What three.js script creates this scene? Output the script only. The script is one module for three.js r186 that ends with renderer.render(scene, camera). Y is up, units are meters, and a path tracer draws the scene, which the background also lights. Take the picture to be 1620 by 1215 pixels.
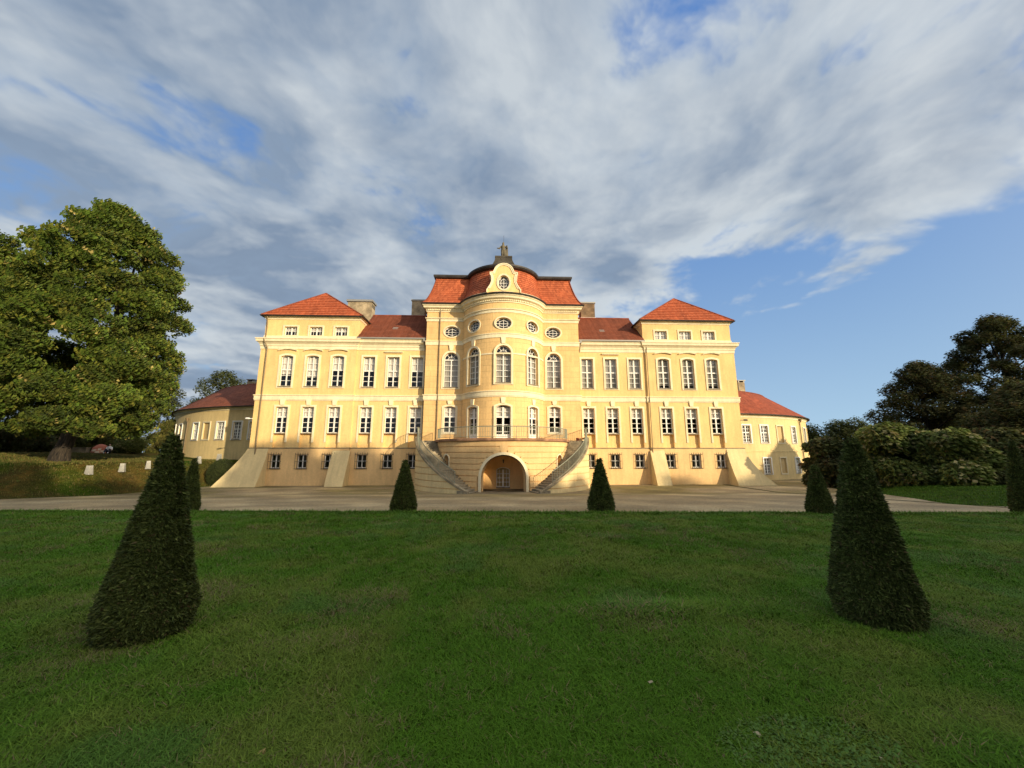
import * as THREE from 'three';
import { mergeGeometries } from 'three/addons/utils/BufferGeometryUtils.js';
import { MarchingCubes } from 'three/addons/objects/MarchingCubes.js';

// ---------------------------------------------------------------- camera, sky, sun, exposure
const V = (x, y, z) => new THREE.Vector3(x, y, z);
const scene = new THREE.Scene();
const EYE = V(-0.56, 3.3, 40), PITCH = 10.12 * Math.PI / 180, YAW = 2.2 * Math.PI / 180;
const camera = new THREE.PerspectiveCamera(2 * Math.atan(607.5 / 608) * 180 / Math.PI, 4 / 3, 0.05, 3000);
camera.position.copy(EYE);
camera.lookAt(EYE.clone().add(V(Math.sin(YAW) * Math.cos(PITCH), Math.sin(PITCH), -Math.cos(YAW) * Math.cos(PITCH))));
const renderer = new THREE.WebGLRenderer({ antialias: true });
renderer.toneMapping = THREE.LinearToneMapping;
renderer.toneMappingExposure = 1.07;
renderer.shadowMap.enabled = true;

const SUN_AZ = 45 * Math.PI / 180, SUN_EL = 15 * Math.PI / 180;
const sunDir = V(Math.sin(SUN_AZ) * Math.cos(SUN_EL), Math.sin(SUN_EL), Math.cos(SUN_AZ) * Math.cos(SUN_EL));
const sun = new THREE.DirectionalLight(new THREE.Color().setRGB(1.0, 0.82, 0.54), 4.9);
sun.position.copy(sunDir).multiplyScalar(150);
sun.castShadow = true;
sun.shadow.mapSize.set(4096, 4096);
Object.assign(sun.shadow.camera, { left: -110, right: 110, top: 80, bottom: -80, near: 1, far: 400 });
sun.name = 'sun';
scene.add(sun, sun.target);

// ---------------------------------------------------------------- noise
function rng(seed) { let a = seed >>> 0; return () => { a = (a + 0x6D2B79F5) | 0; let t = Math.imul(a ^ (a >>> 15), 1 | a); t = (t + Math.imul(t ^ (t >>> 7), 61 | t)) ^ t; return ((t ^ (t >>> 14)) >>> 0) / 4294967296; }; }
const HT = new Float32Array(65536); { const r = rng(7); for (let i = 0; i < 65536; i++) HT[i] = r(); }
const hash2 = (x, y) => HT[(Math.imul(x, 374761393) + Math.imul(y, 668265263) >>> 7) & 65535];
function vnoise(x, y, per = 0) {
  const xi = Math.floor(x), yi = Math.floor(y); let fx = x - xi, fy = y - yi;
  fx = fx * fx * fx * (fx * (fx * 6 - 15) + 10); fy = fy * fy * fy * (fy * (fy * 6 - 15) + 10);
  const w = per ? (v) => ((v % per) + per) % per : (v) => v;
  const a = hash2(w(xi), w(yi)), b = hash2(w(xi + 1), w(yi)), c = hash2(w(xi), w(yi + 1)), d = hash2(w(xi + 1), w(yi + 1));
  return a + (b - a) * fx + (c - a) * fy + (a - b - c + d) * fx * fy;
}
function fbm(x, y, oct, per = 0, gain = 0.5) { let s = 0, a = 1, n = 0; for (let i = 0; i < oct; i++) { s += a * vnoise(x + i * 17, y + i * 31, per); n += a; a *= gain; x *= 2; y *= 2; per *= 2; } return s / n; }
const clamp = (v, a = 0, b = 1) => Math.min(b, Math.max(a, v));
const sstep = (a, b, v) => { const t = clamp((v - a) / (b - a)); return t * t * (3 - 2 * t); };
const mix = (a, b, t) => a + (b - a) * t;
const PI = Math.PI;

{ // sky: air and one broken cloud deck with an edge towards the right
  const W = 3072, H = 1536, data = new Float32Array(W * H * 4);
  for (let j = 0; j < H; j++) {
    const el = ((j + 0.5) / H - 0.5) * PI, y = Math.sin(el), c = Math.cos(el);
    for (let i = 0; i < W; i++) {
      const az = ((i + 0.5) / W - 0.5) * 2 * PI, x = c * Math.cos(az), z = c * Math.sin(az), o = (j * W + i) * 4;
      const yy = Math.max(y, 0), hz = Math.pow(1 - yy, 2.3);
      let r = mix(0.075, 0.42, hz), g = mix(0.205, 0.61, hz), b = mix(0.53, 0.76, hz);
      const toSun = x * sunDir.x + y * sunDir.y + z * sunDir.z, up = Math.max(0, toSun), gl = Math.pow(up, 2.2) * 0.62 + Math.pow(up, 9) * 1.8;
      if (y > -0.02) {
        const k = 1 / (yy + 0.12), u = x * k, v = z * k;
        // a streaky deck: noise stretched along one direction, warped
        const wu = fbm(u * 1.6 + 3.1, v * 1.6 + 9.7, 3) - 0.5, wv = fbm(u * 1.6 + 31.1, v * 1.6 - 4.7, 3) - 0.5;
        const su = (u * 0.80 - v * 0.60) + wu * 0.26, sv = (u * 0.60 + v * 0.80) + wv * 0.26;
        const n1 = fbm(su * 2.3 + 11.3, sv * 2.4 + 5.1, 6, 0, 0.5), n2 = fbm(su * 6.2 + 40.7, sv * 6.6 + 20.2, 6, 0, 0.55);
        const edge = 1.27 - 0.52 * Math.max(0, -1 - v) - u + wu * 0.5;
        const fine = fbm(su * 18 + 3 + n2 * 1.5, sv * 21 + 8 + n2 * 1.5, 5, 0, 0.6);
        let cov = n1 * 0.80 + n2 * 0.36 + fine * 0.20 + clamp(edge, -0.75, 0.40) * 0.60 - 0.485;
        cov -= 0.16 * Math.exp(-((u + 0.2) ** 2 * 90 + (v + 0.74) ** 2 * 30)) + 0.19 * Math.exp(-((u - 0.32) ** 2 * 60 + (v + 0.63) ** 2 * 60)) + 0.10 * Math.exp(-((u + 0.68) ** 2 * 25 + (v + 0.8) ** 2 * 60));
        const al = sstep(0.05, 0.31, cov) * 0.97 * sstep(-0.02, 0.03, y);
        const lit = clamp(0.42 + (fbm(su * 2.7 + 70.2, sv * 2.9 + 15.5, 6, 0, 0.5) - 0.5) * 2.0 + (n2 - 0.5) * 1.0 + (fine - 0.5) * 0.35 + 0.30 * (1 - sstep(0.1, 0.9, edge)) - 0.12 * sstep(0.5, 2.5, edge));
        const thin = 1 - sstep(0.2, 0.55, cov);
        const cr = mix(0.215, 0.55, lit) + thin * 0.03, cg = mix(0.285, 0.60, lit) + thin * 0.04, cb = mix(0.39, 0.64, lit) + thin * 0.05;
        r = mix(r, cr, al); g = mix(g, cg, al); b = mix(b, cb, al);
      }
      r += gl * 1.0; g += gl * 0.83; b += gl * 0.60; // aureole round the low sun, boosted as warm fill over air and cloud alike
      data[o] = r; data[o + 1] = g; data[o + 2] = b; data[o + 3] = 1;
    }
  }
  const t = new THREE.DataTexture(data, W, H, THREE.RGBAFormat, THREE.FloatType);
  t.mapping = THREE.EquirectangularReflectionMapping; t.magFilter = t.minFilter = THREE.LinearFilter; t.needsUpdate = true;
  scene.background = t; scene.environment = t;
}

// ---------------------------------------------------------------- textures and materials
function tex(size, fn, rep, srgb = true) {
  const d = new Uint8Array(size * size * 4);
  for (let j = 0; j < size; j++) for (let i = 0; i < size; i++) { const c = fn(i / size, j / size, i, j), o = (j * size + i) * 4; for (let k = 0; k < 3; k++) d[o + k] = clamp(c[k]) * 255; d[o + 3] = 255; }
  const t = new THREE.DataTexture(d, size, size); t.wrapS = t.wrapT = THREE.RepeatWrapping; t.magFilter = t.minFilter = THREE.LinearFilter;
  if (srgb) t.colorSpace = THREE.SRGBColorSpace; t.repeat.set(rep, rep); t.needsUpdate = true; return t;
}
const g3 = (v) => [v, v, v];
// stucco: 11.6 m tile, blotches, rain streaks, fine grain; ashlar variant has scored joints each 0.58 m
const stuccoVal = (u, v) => 0.955 + (fbm(u * 6, v * 6, 5, 6) - 0.5) * 0.13 + (fbm(u * 60, v * 8, 4, 60) - 0.5) * 0.09 + (fbm(u * 128, v * 128, 2, 128) - 0.5) * 0.06;
const joint = (u, v) => { const y = v * 20, row = Math.floor(y), fy = y - row, x = u * 10 + (row % 2) * 0.5, fx = x - Math.floor(x); return Math.min(fy < 0.045 ? 0 : 1, fx < 0.02 ? 0 : 1); };
const T = {
  stucco: tex(1024, (u, v) => { const s = stuccoVal(u, v); return [s, s * 0.99, s * 0.97]; }, 1 / 11.6),
  ashlar: tex(1024, (u, v) => { const k = hash2(Math.floor(u * 10 + (Math.floor(v * 20) % 2) * 0.5), Math.floor(v * 20) + 500), s = (stuccoVal(u, v) + (k - 0.5) * 0.03) * (joint(u, v) ? 1 : 0.90); return [s, s * 0.985, s * 0.96]; }, 1 / 11.6),
  ashlarBump: tex(1024, (u, v) => g3(joint(u, v) * 0.8 + fbm(u * 128, v * 128, 3, 128) * 0.2), 1 / 11.6, false),
  grain: tex(512, (u, v) => g3(fbm(u * 64, v * 64, 4, 64)), 1 / 3, false),
  tile: tex(1024, (u, v) => { const y = v * 16, row = Math.floor(y), x = u * 28 + (row % 2) * 0.5, col = Math.floor(x), fx = x - col; const k = hash2(col % 28 + 3, row % 16 + 90); const s = 0.84 + (k - 0.5) * 0.16 + (fbm(u * 5, v * 5, 4, 5) - 0.5) * 0.18 + (fbm(u * 90, v * 90, 2, 90) - 0.5) * 0.1, e = fx < 0.07 ? 0.72 : 1; return [s * e, s * e * (0.95 + k * 0.08), s * e * (0.9 + k * 0.15)]; }, 1 / 5.2),
  gravel: tex(1024, (u, v) => { const s = 0.70 + (fbm(u * 4, v * 4, 4, 4) - 0.5) * 0.30 + (fbm(u * 170, v * 170, 3, 170) - 0.5) * 0.42, k = fbm(u * 7 + 4, v * 7, 4, 7); return [s, s * mix(0.97, 1.0, k), s * mix(0.90, 0.97, k)]; }, 1 / 7),
  turf: tex(1024, (u, v) => { const a = fbm(u * 150, v * 150, 3, 150), b = fbm(u * 9, v * 9, 5, 9), s = 0.62 + (a - 0.5) * 0.7 + (b - 0.5) * 0.25; return [s * mix(0.86, 1.12, b), s, s * 0.9]; }, 1 / 4.3),
  bark: tex(512, (u, v) => { const s = 0.55 + (fbm(u * 30, v * 5, 4, 30) - 0.5) * 0.9; return [s, s * 0.97, s * 0.93]; }, 1 / 1.6),
  stone: tex(512, (u, v) => { const s = 0.8 + (fbm(u * 6, v * 6, 5, 6) - 0.5) * 0.5 + (fbm(u * 80, v * 80, 2, 80) - 0.5) * 0.15; return [s, s, s * 0.98]; }, 1 / 2.5),
};
const lin = (r, g, b) => new THREE.Color().setRGB(r, g, b);
const std = (c, o = {}) => new THREE.MeshStandardMaterial({ color: c, roughness: 0.9, ...o });
const M = {
  wall: std(lin(0.88, 0.625, 0.28), { map: T.stucco, bumpMap: T.grain, bumpScale: 0.004 }),
  ashlar: std(lin(0.88, 0.60, 0.275), { map: T.ashlar, bumpMap: T.ashlarBump, bumpScale: 0.012 }),
  plinth: std(lin(0.86, 0.59, 0.29), { map: T.stucco, bumpMap: T.grain, bumpScale: 0.006 }),
  trim: std(lin(0.92, 0.82, 0.58), { map: T.stucco }),
  buttress: std(lin(0.82, 0.66, 0.36), { map: T.stucco }),
  vault: std(lin(0.82, 0.54, 0.25), { map: T.stucco }),
  blind: std(lin(0.62, 0.47, 0.24), { map: T.stucco }),
  gallery: std(lin(0.78, 0.62, 0.32), { map: T.stucco, bumpMap: T.grain, bumpScale: 0.004 }),
  galleryTrim: std(lin(0.86, 0.78, 0.56), { map: T.stucco }),
  roof: std(lin(0.64, 0.155, 0.055), { map: T.tile, roughness: 0.85 }),
  roofOld: std(lin(0.36, 0.105, 0.05), { map: T.tile, roughness: 0.85 }),
  ridge: std(lin(0.36, 0.09, 0.045), { map: T.stone }),
  lead: std(lin(0.055, 0.045, 0.042), { roughness: 0.6, map: T.stone }),
  zinc: std(lin(0.30, 0.29, 0.26), { roughness: 0.55, metalness: 0.3 }),
  pipe: std(lin(0.22, 0.16, 0.09), { roughness: 0.6 }),
  white: std(lin(0.82, 0.81, 0.77), { roughness: 0.55 }),
  sill: std(lin(0.42, 0.34, 0.22), { map: T.stone }),
  glass: new THREE.MeshPhysicalMaterial({ color: lin(0.93, 0.95, 0.95), roughness: 0.03, transmission: 1, thickness: 0, ior: 1.5 }),
  curtain: std(lin(0.72, 0.66, 0.60), { side: THREE.DoubleSide }),
  curtainGrey: std(lin(0.36, 0.33, 0.29), { side: THREE.DoubleSide }),
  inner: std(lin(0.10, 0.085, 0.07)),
  dark: std(lin(0.02, 0.018, 0.016)),
  iron: std(lin(0.035, 0.03, 0.027), { roughness: 0.6 }),
  rail: std(lin(0.25, 0.265, 0.20), { roughness: 0.6 }),
  step: std(lin(0.50, 0.42, 0.30), { map: T.stone }),
  coping: std(lin(0.52, 0.43, 0.29), { map: T.stone }),
  slab: std(lin(0.50, 0.27, 0.16), { map: T.stone }),
  pedestal: std(lin(0.10, 0.085, 0.065), { map: T.stone }),
  statue: std(lin(0.17, 0.14, 0.085), { map: T.stone, roughness: 0.75 }),
  chimney: std(lin(0.56, 0.45, 0.30), { map: T.stone }),
  chimneyBrown: std(lin(0.33, 0.22, 0.13), { map: T.stone }),
  terrain: new THREE.MeshPhysicalMaterial({ color: lin(1, 1, 1), roughness: 1, specularIntensity: 0.15, map: T.turf, vertexColors: true, bumpMap: T.turf, bumpScale: 0.02 }),
  gravel: std(lin(1, 1, 1), { map: T.gravel, vertexColors: true, bumpMap: T.gravel, bumpScale: 0.006 }),
  bark: std(lin(0.10, 0.08, 0.06), { map: T.bark, bumpMap: T.bark, bumpScale: 0.03 }),
  yewShadeCore: std(lin(0.020, 0.026, 0.010)),  // near-black so that gaps in the foliage look shaded
  bollard: std(lin(0.62, 0.61, 0.58), { map: T.stone }),
};
const leafMat = (o = {}) => new THREE.MeshPhysicalMaterial({ color: lin(1, 1, 1), roughness: 1, specularIntensity: 0.35, side: THREE.DoubleSide, ...o });
M.leaf = leafMat({ transmission: 0.3, thickness: 0 }); M.leafFar = leafMat(); M.yew = leafMat({ roughness: 0.6, specularIntensity: 0.3 }); M.grass = leafMat({ roughness: 0.7, specularIntensity: 0.22 });

// ---------------------------------------------------------------- geometry helpers
class MB {
  constructor() { this.p = []; this.u = []; }
  tri(a, b, c, ua, ub, uc) {
    this.p.push(a.x, a.y, a.z, b.x, b.y, b.z, c.x, c.y, c.z);
    if (!ua) {
      const n = V(0, 0, 0).crossVectors(b.clone().sub(a), c.clone().sub(a)), ax = Math.abs(n.x), ay = Math.abs(n.y), az = Math.abs(n.z);
      const f = ay >= ax && ay >= az ? (p) => [p.x, p.z] : ax > az ? (p) => [p.z, p.y] : (p) => [p.x, p.y];
      ua = f(a); ub = f(b); uc = f(c);
    }
    this.u.push(...ua, ...ub, ...uc); return this;
  }
  quad(a, b, c, d, ua, ub, uc, ud) { this.tri(a, b, c, ua, ub, uc); this.tri(a, c, d, ua, uc, ud); return this; }
  hex(p) { const [a, b, c, d, e, f, g, h] = p; return this.quad(a, b, c, d).quad(h, g, f, e).quad(a, e, f, b).quad(b, f, g, c).quad(c, g, h, d).quad(d, h, e, a); }
  box(x0, x1, y0, y1, z0, z1, m) {
    const p = [V(x0, y0, z1), V(x1, y0, z1), V(x1, y1, z1), V(x0, y1, z1), V(x0, y0, z0), V(x1, y0, z0), V(x1, y1, z0), V(x0, y1, z0)];
    if (m) p.forEach((q) => q.applyMatrix4(m)); return this.hex(p);
  }
  geo() {
    const g = new THREE.BufferGeometry();
    g.setAttribute('position', new THREE.Float32BufferAttribute(this.p, 3)); g.setAttribute('uv', new THREE.Float32BufferAttribute(this.u, 2));
    g.computeVertexNormals(); return g;
  }
}
function part(name, geo, mat, parent) { const m = new THREE.Mesh(geo instanceof MB ? geo.geo() : geo, mat); m.name = name; m.castShadow = m.receiveShadow = true; if (parent) parent.add(m); return m; }
const taken = new Map();
function numbered(n) { const k = taken.get(n) ?? -1; taken.set(n, k + 1); return k < 0 ? n : n + '_' + String(k + 1).padStart(3, '0'); }
function thing(o, name, label, category, group, kind) {
  if (typeof o === 'string' || !o) o = new THREE.Group();
  o.name = numbered(name); if (label) o.userData.label = label; if (category) o.userData.category = category; if (group) o.userData.group = group; if (kind) o.userData.kind = kind;
  scene.add(o); return o;
}
const flatMap = (z) => (s, y, d = 0) => V(s, y, z + d);
const arcMap = (cx, cz, R, sg = 1) => (s, y, d = 0) => { const a = s / R; return V(sg * (cx + (R + d) * Math.sin(a)), y, cz + (R + d) * Math.cos(a)); };
function span(h, s) {
  const t = clamp((s - h.s) / (h.w / 2), -1, 1), q = Math.sqrt(Math.max(0, 1 - t * t));
  if (h.kind === 'round') return [h.y0, h.y1 - h.w / 2 + (h.w / 2) * q];
  if (h.kind === 'seg') { const R = (h.w * h.w / 4 + h.rise * h.rise) / (2 * h.rise); return [h.y0, h.y1 - R + Math.sqrt(R * R - (t * h.w / 2) ** 2)]; }
  if (h.kind === 'oval') { const c = (h.y0 + h.y1) / 2, r = (h.y1 - h.y0) / 2; return [c - r * q, c + r * q]; }
  return [h.y0, h.y1];
}
function outline(h, n = 22) { // counter-clockwise
  const p = [], s0 = h.s - h.w / 2, s1 = h.s + h.w / 2;
  if (h.kind === 'oval') { const c = (h.y0 + h.y1) / 2, r = (h.y1 - h.y0) / 2; for (let i = 0; i < n * 2; i++) { const a = i / n * PI; p.push([h.s + h.w / 2 * Math.cos(a), c + r * Math.sin(a)]); } return p; }
  p.push([s0, h.y0], [s1, h.y0]);
  if (!h.kind || h.kind === 'rect') p.push([s1, h.y1], [s0, h.y1]);
  else for (let i = 0; i <= n; i++) { const s = h.s + h.w / 2 * Math.cos(i / n * PI); p.push([s, span(h, s)[1]]); }
  return p;
}
function wallGeo(P, s0, s1, y0, y1, holes = [], o = {}) {
  const m = new MB(), d = o.d || 0, rev = o.rev ?? 0.3; let S = [s0, s1];
  if (o.step) { const n = Math.ceil((s1 - s0) / o.step); for (let i = 1; i < n; i++) S.push(s0 + (s1 - s0) * i / n); }
  for (const h of holes) { const n = !h.kind || h.kind === 'rect' ? 1 : 16; for (let i = 0; i <= n; i++) S.push(h.s - h.w / 2 * Math.cos(i / n * PI)); }
  S = S.filter((s) => s >= s0 - 1e-6 && s <= s1 + 1e-6).sort((a, b) => a - b).filter((s, i, A) => !i || s - A[i - 1] > 1e-4);
  for (let i = 0; i + 1 < S.length; i++) {
    const a = S[i], b = S[i + 1], mid = (a + b) / 2, top = [a, b].map((s) => Math.max(y0, Math.min(y1, o.top ? o.top(s) : 1e9)));
    const emit = (l, t) => {
      l = l.map((v, k) => clamp(v, y0, top[k])); t = t.map((v, k) => clamp(v, y0, top[k]));
      if (t[0] - l[0] < 1e-4 && t[1] - l[1] < 1e-4) return;
      m.quad(P(a, l[0], d), P(b, l[1], d), P(b, t[1], d), P(a, t[0], d), [a, l[0]], [b, l[1]], [b, t[1]], [a, t[0]]);
      if (o.lip) { m.quad(P(a, l[0], d - o.lip), P(b, l[1], d - o.lip), P(b, l[1], d), P(a, l[0], d)); m.quad(P(a, t[0], d), P(b, t[1], d), P(b, t[1], d - o.lip), P(a, t[0], d - o.lip)); }
    };
    let lo = [y0, y0];
    for (const h of holes.filter((q) => Math.abs(mid - q.s) < q.w / 2).sort((p, q) => p.y0 - q.y0)) { const A = span(h, a), B = span(h, b); emit(lo, [A[0], B[0]]); lo = [A[1], B[1]]; }
    emit(lo, top);
  }
  if (rev) for (const h of holes) { const q = outline(h); for (let i = 0; i < q.length; i++) { const a = q[i], b = q[(i + 1) % q.length]; m.quad(P(...a, d), P(...b, d), P(...b, d - rev), P(...a, d - rev)); } }
  return m;
}
function ringGeo(P, pts, closed, t, d0, d1, m = new MB()) { // a moulding of width t round an outline
  const n = pts.length, off = pts.map((p, i) => {
    const a = pts[(i - 1 + n) % n], b = pts[(i + 1) % n]; let e1 = [p[0] - a[0], p[1] - a[1]], e2 = [b[0] - p[0], b[1] - p[1]];
    if (!closed && i === 0) e1 = e2; if (!closed && i === n - 1) e2 = e1;
    const l1 = Math.hypot(...e1) || 1, l2 = Math.hypot(...e2) || 1, n1 = [e1[1] / l1, -e1[0] / l1], n2 = [e2[1] / l2, -e2[0] / l2];
    const k = Math.max(0.35, 1 + n1[0] * n2[0] + n1[1] * n2[1]); return [p[0] + t * (n1[0] + n2[0]) / k, p[1] + t * (n1[1] + n2[1]) / k];
  });
  for (let i = 0; i < (closed ? n : n - 1); i++) {
    const j = (i + 1) % n, a = pts[i], b = pts[j], A = off[i], B = off[j];
    m.quad(P(...a, d1), P(...b, d1), P(...B, d1), P(...A, d1)); m.quad(P(...A, d1), P(...B, d1), P(...B, d0), P(...A, d0)); m.quad(P(...a, d0), P(...b, d0), P(...b, d1), P(...a, d1));
  }
  if (!closed) for (const i of [0, n - 1]) m.quad(P(...pts[i], d0), P(...pts[i], d1), P(...off[i], d1), P(...off[i], d0));
  return m;
}
function offsetPath(path, d) {
  return path.map((p, i) => {
    const a = path[Math.max(0, i - 1)], b = path[Math.min(path.length - 1, i + 1)]; let e1 = [p[0] - a[0], p[1] - a[1]], e2 = [b[0] - p[0], b[1] - p[1]];
    if (i === 0) e1 = e2; if (i === path.length - 1) e2 = e1;
    const l1 = Math.hypot(...e1), l2 = Math.hypot(...e2), n1 = [-e1[1] / l1, e1[0] / l1], n2 = [-e2[1] / l2, e2[0] / l2], k = Math.max(0.3, 1 + n1[0] * n2[0] + n1[1] * n2[1]);
    return [p[0] + d * (n1[0] + n2[0]) / k, p[1] + d * (n1[1] + n2[1]) / k];
  });
}
function sweep(path, prof, m = new MB(), shift = offsetPath) { // prof: [outward, height]
  const rows = prof.map(([d]) => shift(path, d)); let U = 0;
  for (let i = 0; i + 1 < path.length; i++) {
    const L = Math.hypot(path[i + 1][0] - path[i][0], path[i + 1][1] - path[i][1]); let w = 0;
    for (let k = 0; k + 1 < prof.length; k++) {
      const q = (r, c) => V(rows[r][c][0], prof[r][1], rows[r][c][1]), l = Math.hypot(prof[k + 1][0] - prof[k][0], prof[k + 1][1] - prof[k][1]);
      m.quad(q(k, i), q(k, i + 1), q(k + 1, i + 1), q(k + 1, i), [U, w], [U + L, w], [U + L, w + l], [U, w + l]); w += l;
    }
    U += L;
  }
  return m;
}
function saw(prof, len = 0.34, up = 0.035) { // a roof profile cut into overlapping tile courses
  const P = prof.map((p) => new THREE.Vector2(...p)), L = [0]; for (let i = 1; i < P.length; i++) L.push(L[i - 1] + P[i].distanceTo(P[i - 1]));
  const at = (s) => { let i = 1; while (i < P.length - 1 && L[i] < s) i++; return P[i - 1].clone().lerp(P[i], clamp((s - L[i - 1]) / (L[i] - L[i - 1]))); };
  const n = Math.round(L.at(-1) / len), out = [];
  for (let i = 0; i < n; i++) { const a = at(i * L.at(-1) / n), b = at((i + 1) * L.at(-1) / n), e = b.clone().sub(a).normalize(), nn = [e.y, -e.x]; if (nn[1] < 0 && Math.abs(nn[1]) > 0.01) { nn[0] *= -1; nn[1] *= -1; } out.push([a.x + nn[0] * up, a.y + nn[1] * up], [b.x, b.y]); }
  return out;
}
function tileFace(A, B, C, D, len = 0.34, m = new MB()) { // A-B eaves, D-C top
  const nrm = V(0, 0, 0).crossVectors(B.clone().sub(A), D.clone().sub(A)).normalize(); if (nrm.y < 0) nrm.negate();
  const H = A.clone().add(B).multiplyScalar(0.5).distanceTo(C.clone().add(D).multiplyScalar(0.5)), n = Math.max(1, Math.round(H / len)), ux = B.clone().sub(A).normalize();
  const U = (p, v) => [p.clone().sub(A).dot(ux), v];
  for (let i = 0; i < n; i++) {
    const t0 = i / n, t1 = (i + 1) / n, up = nrm.clone().multiplyScalar(0.075);
    const a0 = A.clone().lerp(D, t0), b0 = B.clone().lerp(C, t0), a1 = A.clone().lerp(D, t1), b1 = B.clone().lerp(C, t1), ar = a0.clone().add(up), br = b0.clone().add(up);
    m.quad(ar, br, b1, a1, U(ar, t0 * H), U(br, t0 * H), U(b1, t1 * H), U(a1, t1 * H)); m.quad(a0, b0, br, ar, U(a0, 0), U(b0, 0), U(b0, 0.04), U(a0, 0.04));
  }
  return m;
}
function tube(pts, r0, r1 = r0, seg = 8, n = 0) {
  const c = new THREE.CatmullRomCurve3(pts), N = n || Math.max(2, pts.length * 3), fr = c.computeFrenetFrames(N, false), m = [], idx = [], uv = [];
  const len = c.getLength();
  for (let i = 0; i <= N; i++) { const p = c.getPointAt(i / N), r = mix(r0, r1, i / N); for (let k = 0; k <= seg; k++) { const a = k / seg * 2 * PI; const q = p.clone().addScaledVector(fr.normals[i], Math.cos(a) * r).addScaledVector(fr.binormals[i], Math.sin(a) * r); m.push(q.x, q.y, q.z); uv.push(a * r0, i / N * len); } }
  for (let i = 0; i < N; i++) for (let k = 0; k < seg; k++) { const a = i * (seg + 1) + k, b = a + seg + 1; idx.push(a, b, a + 1, b, b + 1, a + 1); }
  const g = new THREE.BufferGeometry(); g.setAttribute('position', new THREE.Float32BufferAttribute(m, 3)); g.setAttribute('uv', new THREE.Float32BufferAttribute(uv, 2)); g.setIndex(idx); g.computeVertexNormals(); return g;
}
function body(bones, k, lo, hi, res) { // bones: [a, b, ra, rb]; one continuous skin over tapered capsules
  const c = lo.clone().add(hi).multiplyScalar(0.5), half = Math.max(hi.x - lo.x, hi.y - lo.y, hi.z - lo.z) / 2, mc = new MarchingCubes(res, M.statue, false, false, 60000), q = V(0, 0, 0);
  for (let z = 0; z < res; z++) for (let y = 0; y < res; y++) for (let x = 0; x < res; x++) {
    q.set((x - res / 2) / (res / 2), (y - res / 2) / (res / 2), (z - res / 2) / (res / 2)).multiplyScalar(half).add(c); let d = 1e9;
    for (const [a, b, ra, rb] of bones) { const ab = b.clone().sub(a), t = clamp(q.clone().sub(a).dot(ab) / (ab.lengthSq() || 1)), e = a.clone().addScaledVector(ab, t).distanceTo(q) - mix(ra, rb, t), h = clamp(0.5 + 0.5 * (d - e) / k); d = d > 1e8 ? e : mix(d, e, h) - k * h * (1 - h); }
    mc.field[x + y * res + z * res * res] = -d;
  }
  mc.isolation = 0; mc.update();
  const g = new THREE.BufferGeometry(), n = mc.count; const p = new Float32Array(n * 3), nn = new Float32Array(n * 3), uv = new Float32Array(n * 2);
  for (let i = 0; i < n; i++) { for (let a = 0; a < 3; a++) { p[i * 3 + a] = mc.positionArray[i * 3 + a] * half + c.getComponent(a); nn[i * 3 + a] = mc.normalArray[i * 3 + a]; } uv[i * 2] = p[i * 3]; uv[i * 2 + 1] = p[i * 3 + 1]; }
  g.setAttribute('position', new THREE.BufferAttribute(p, 3)); g.setAttribute('normal', new THREE.BufferAttribute(nn, 3)); g.setAttribute('uv', new THREE.BufferAttribute(uv, 2)); return g;
}

// ---------------------------------------------------------------- terrain
const BANK = [[-26.2, -14], [-26.6, -5], [-27.2, -2], [-28.4, 1.2], [-29.6, 5], [-30.4, 10], [-32.4, 13.3], [-38, 14.8], [-120, 17]];
const MOUND = [[30, 4], [28.4, 11], [25, 16.6], [22.4, 20.6], [23, 22.3], [30, 23.6], [120, 31]];
function polyDist(poly, x, z) { // distance to an open line, positive on its left-hand side
  let best = 1e9, sg = 1;
  for (let i = 0; i + 1 < poly.length; i++) {
    const [ax, az] = poly[i], [bx, bz] = poly[i + 1], ex = bx - ax, ez = bz - az, t = clamp(((x - ax) * ex + (z - az) * ez) / (ex * ex + ez * ez)), d = Math.hypot(x - ax - ex * t, z - az - ez * t);
    if (d < best - 1e-6) { best = d; sg = (ex * (z - az) - ez * (x - ax)) > 0 ? 1 : -1; }
  }
  return best * sg;
}
const bankDist = (x, z) => polyDist(BANK, x, z), moundDist = (x, z) => -polyDist(MOUND, x, z);
function ground(x, z) {
  let h = 0.05 + clamp(z - 8, 0, 32) * (1.65 / 32);
  if (x < -24) {
    const d = bankDist(x, z); if (d > 0) { const w = mix(3.2, 5.0, clamp((z + 2) / 11)), top = 2.5 + 0.75 * sstep(34, 46, -x); h = mix(h, Math.max(h, top), sstep(0, w, d)); }
  }
  if (x > 20 && z > 2) { const d = moundDist(x, z); if (d > 0) h += 0.55 * sstep(0, 6, d) * sstep(2, 8, z); }
  return h + (fbm(x * 0.25 + 50, z * 0.25 + 50, 3) - 0.5) * 0.10 * sstep(24, 28, z);
}
function gridLines(fine0, fine1, step, lo, hi) { const a = []; for (let v = fine0; v <= fine1 + 1e-6; v += step) a.push(v); let s = step; for (let v = fine0; v > lo;) { s *= 1.22; v -= s; a.unshift(Math.max(v, lo)); } s = step; for (let v = fine1; v < hi;) { s *= 1.22; v += s; a.push(Math.min(v, hi)); } return a; }
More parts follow.
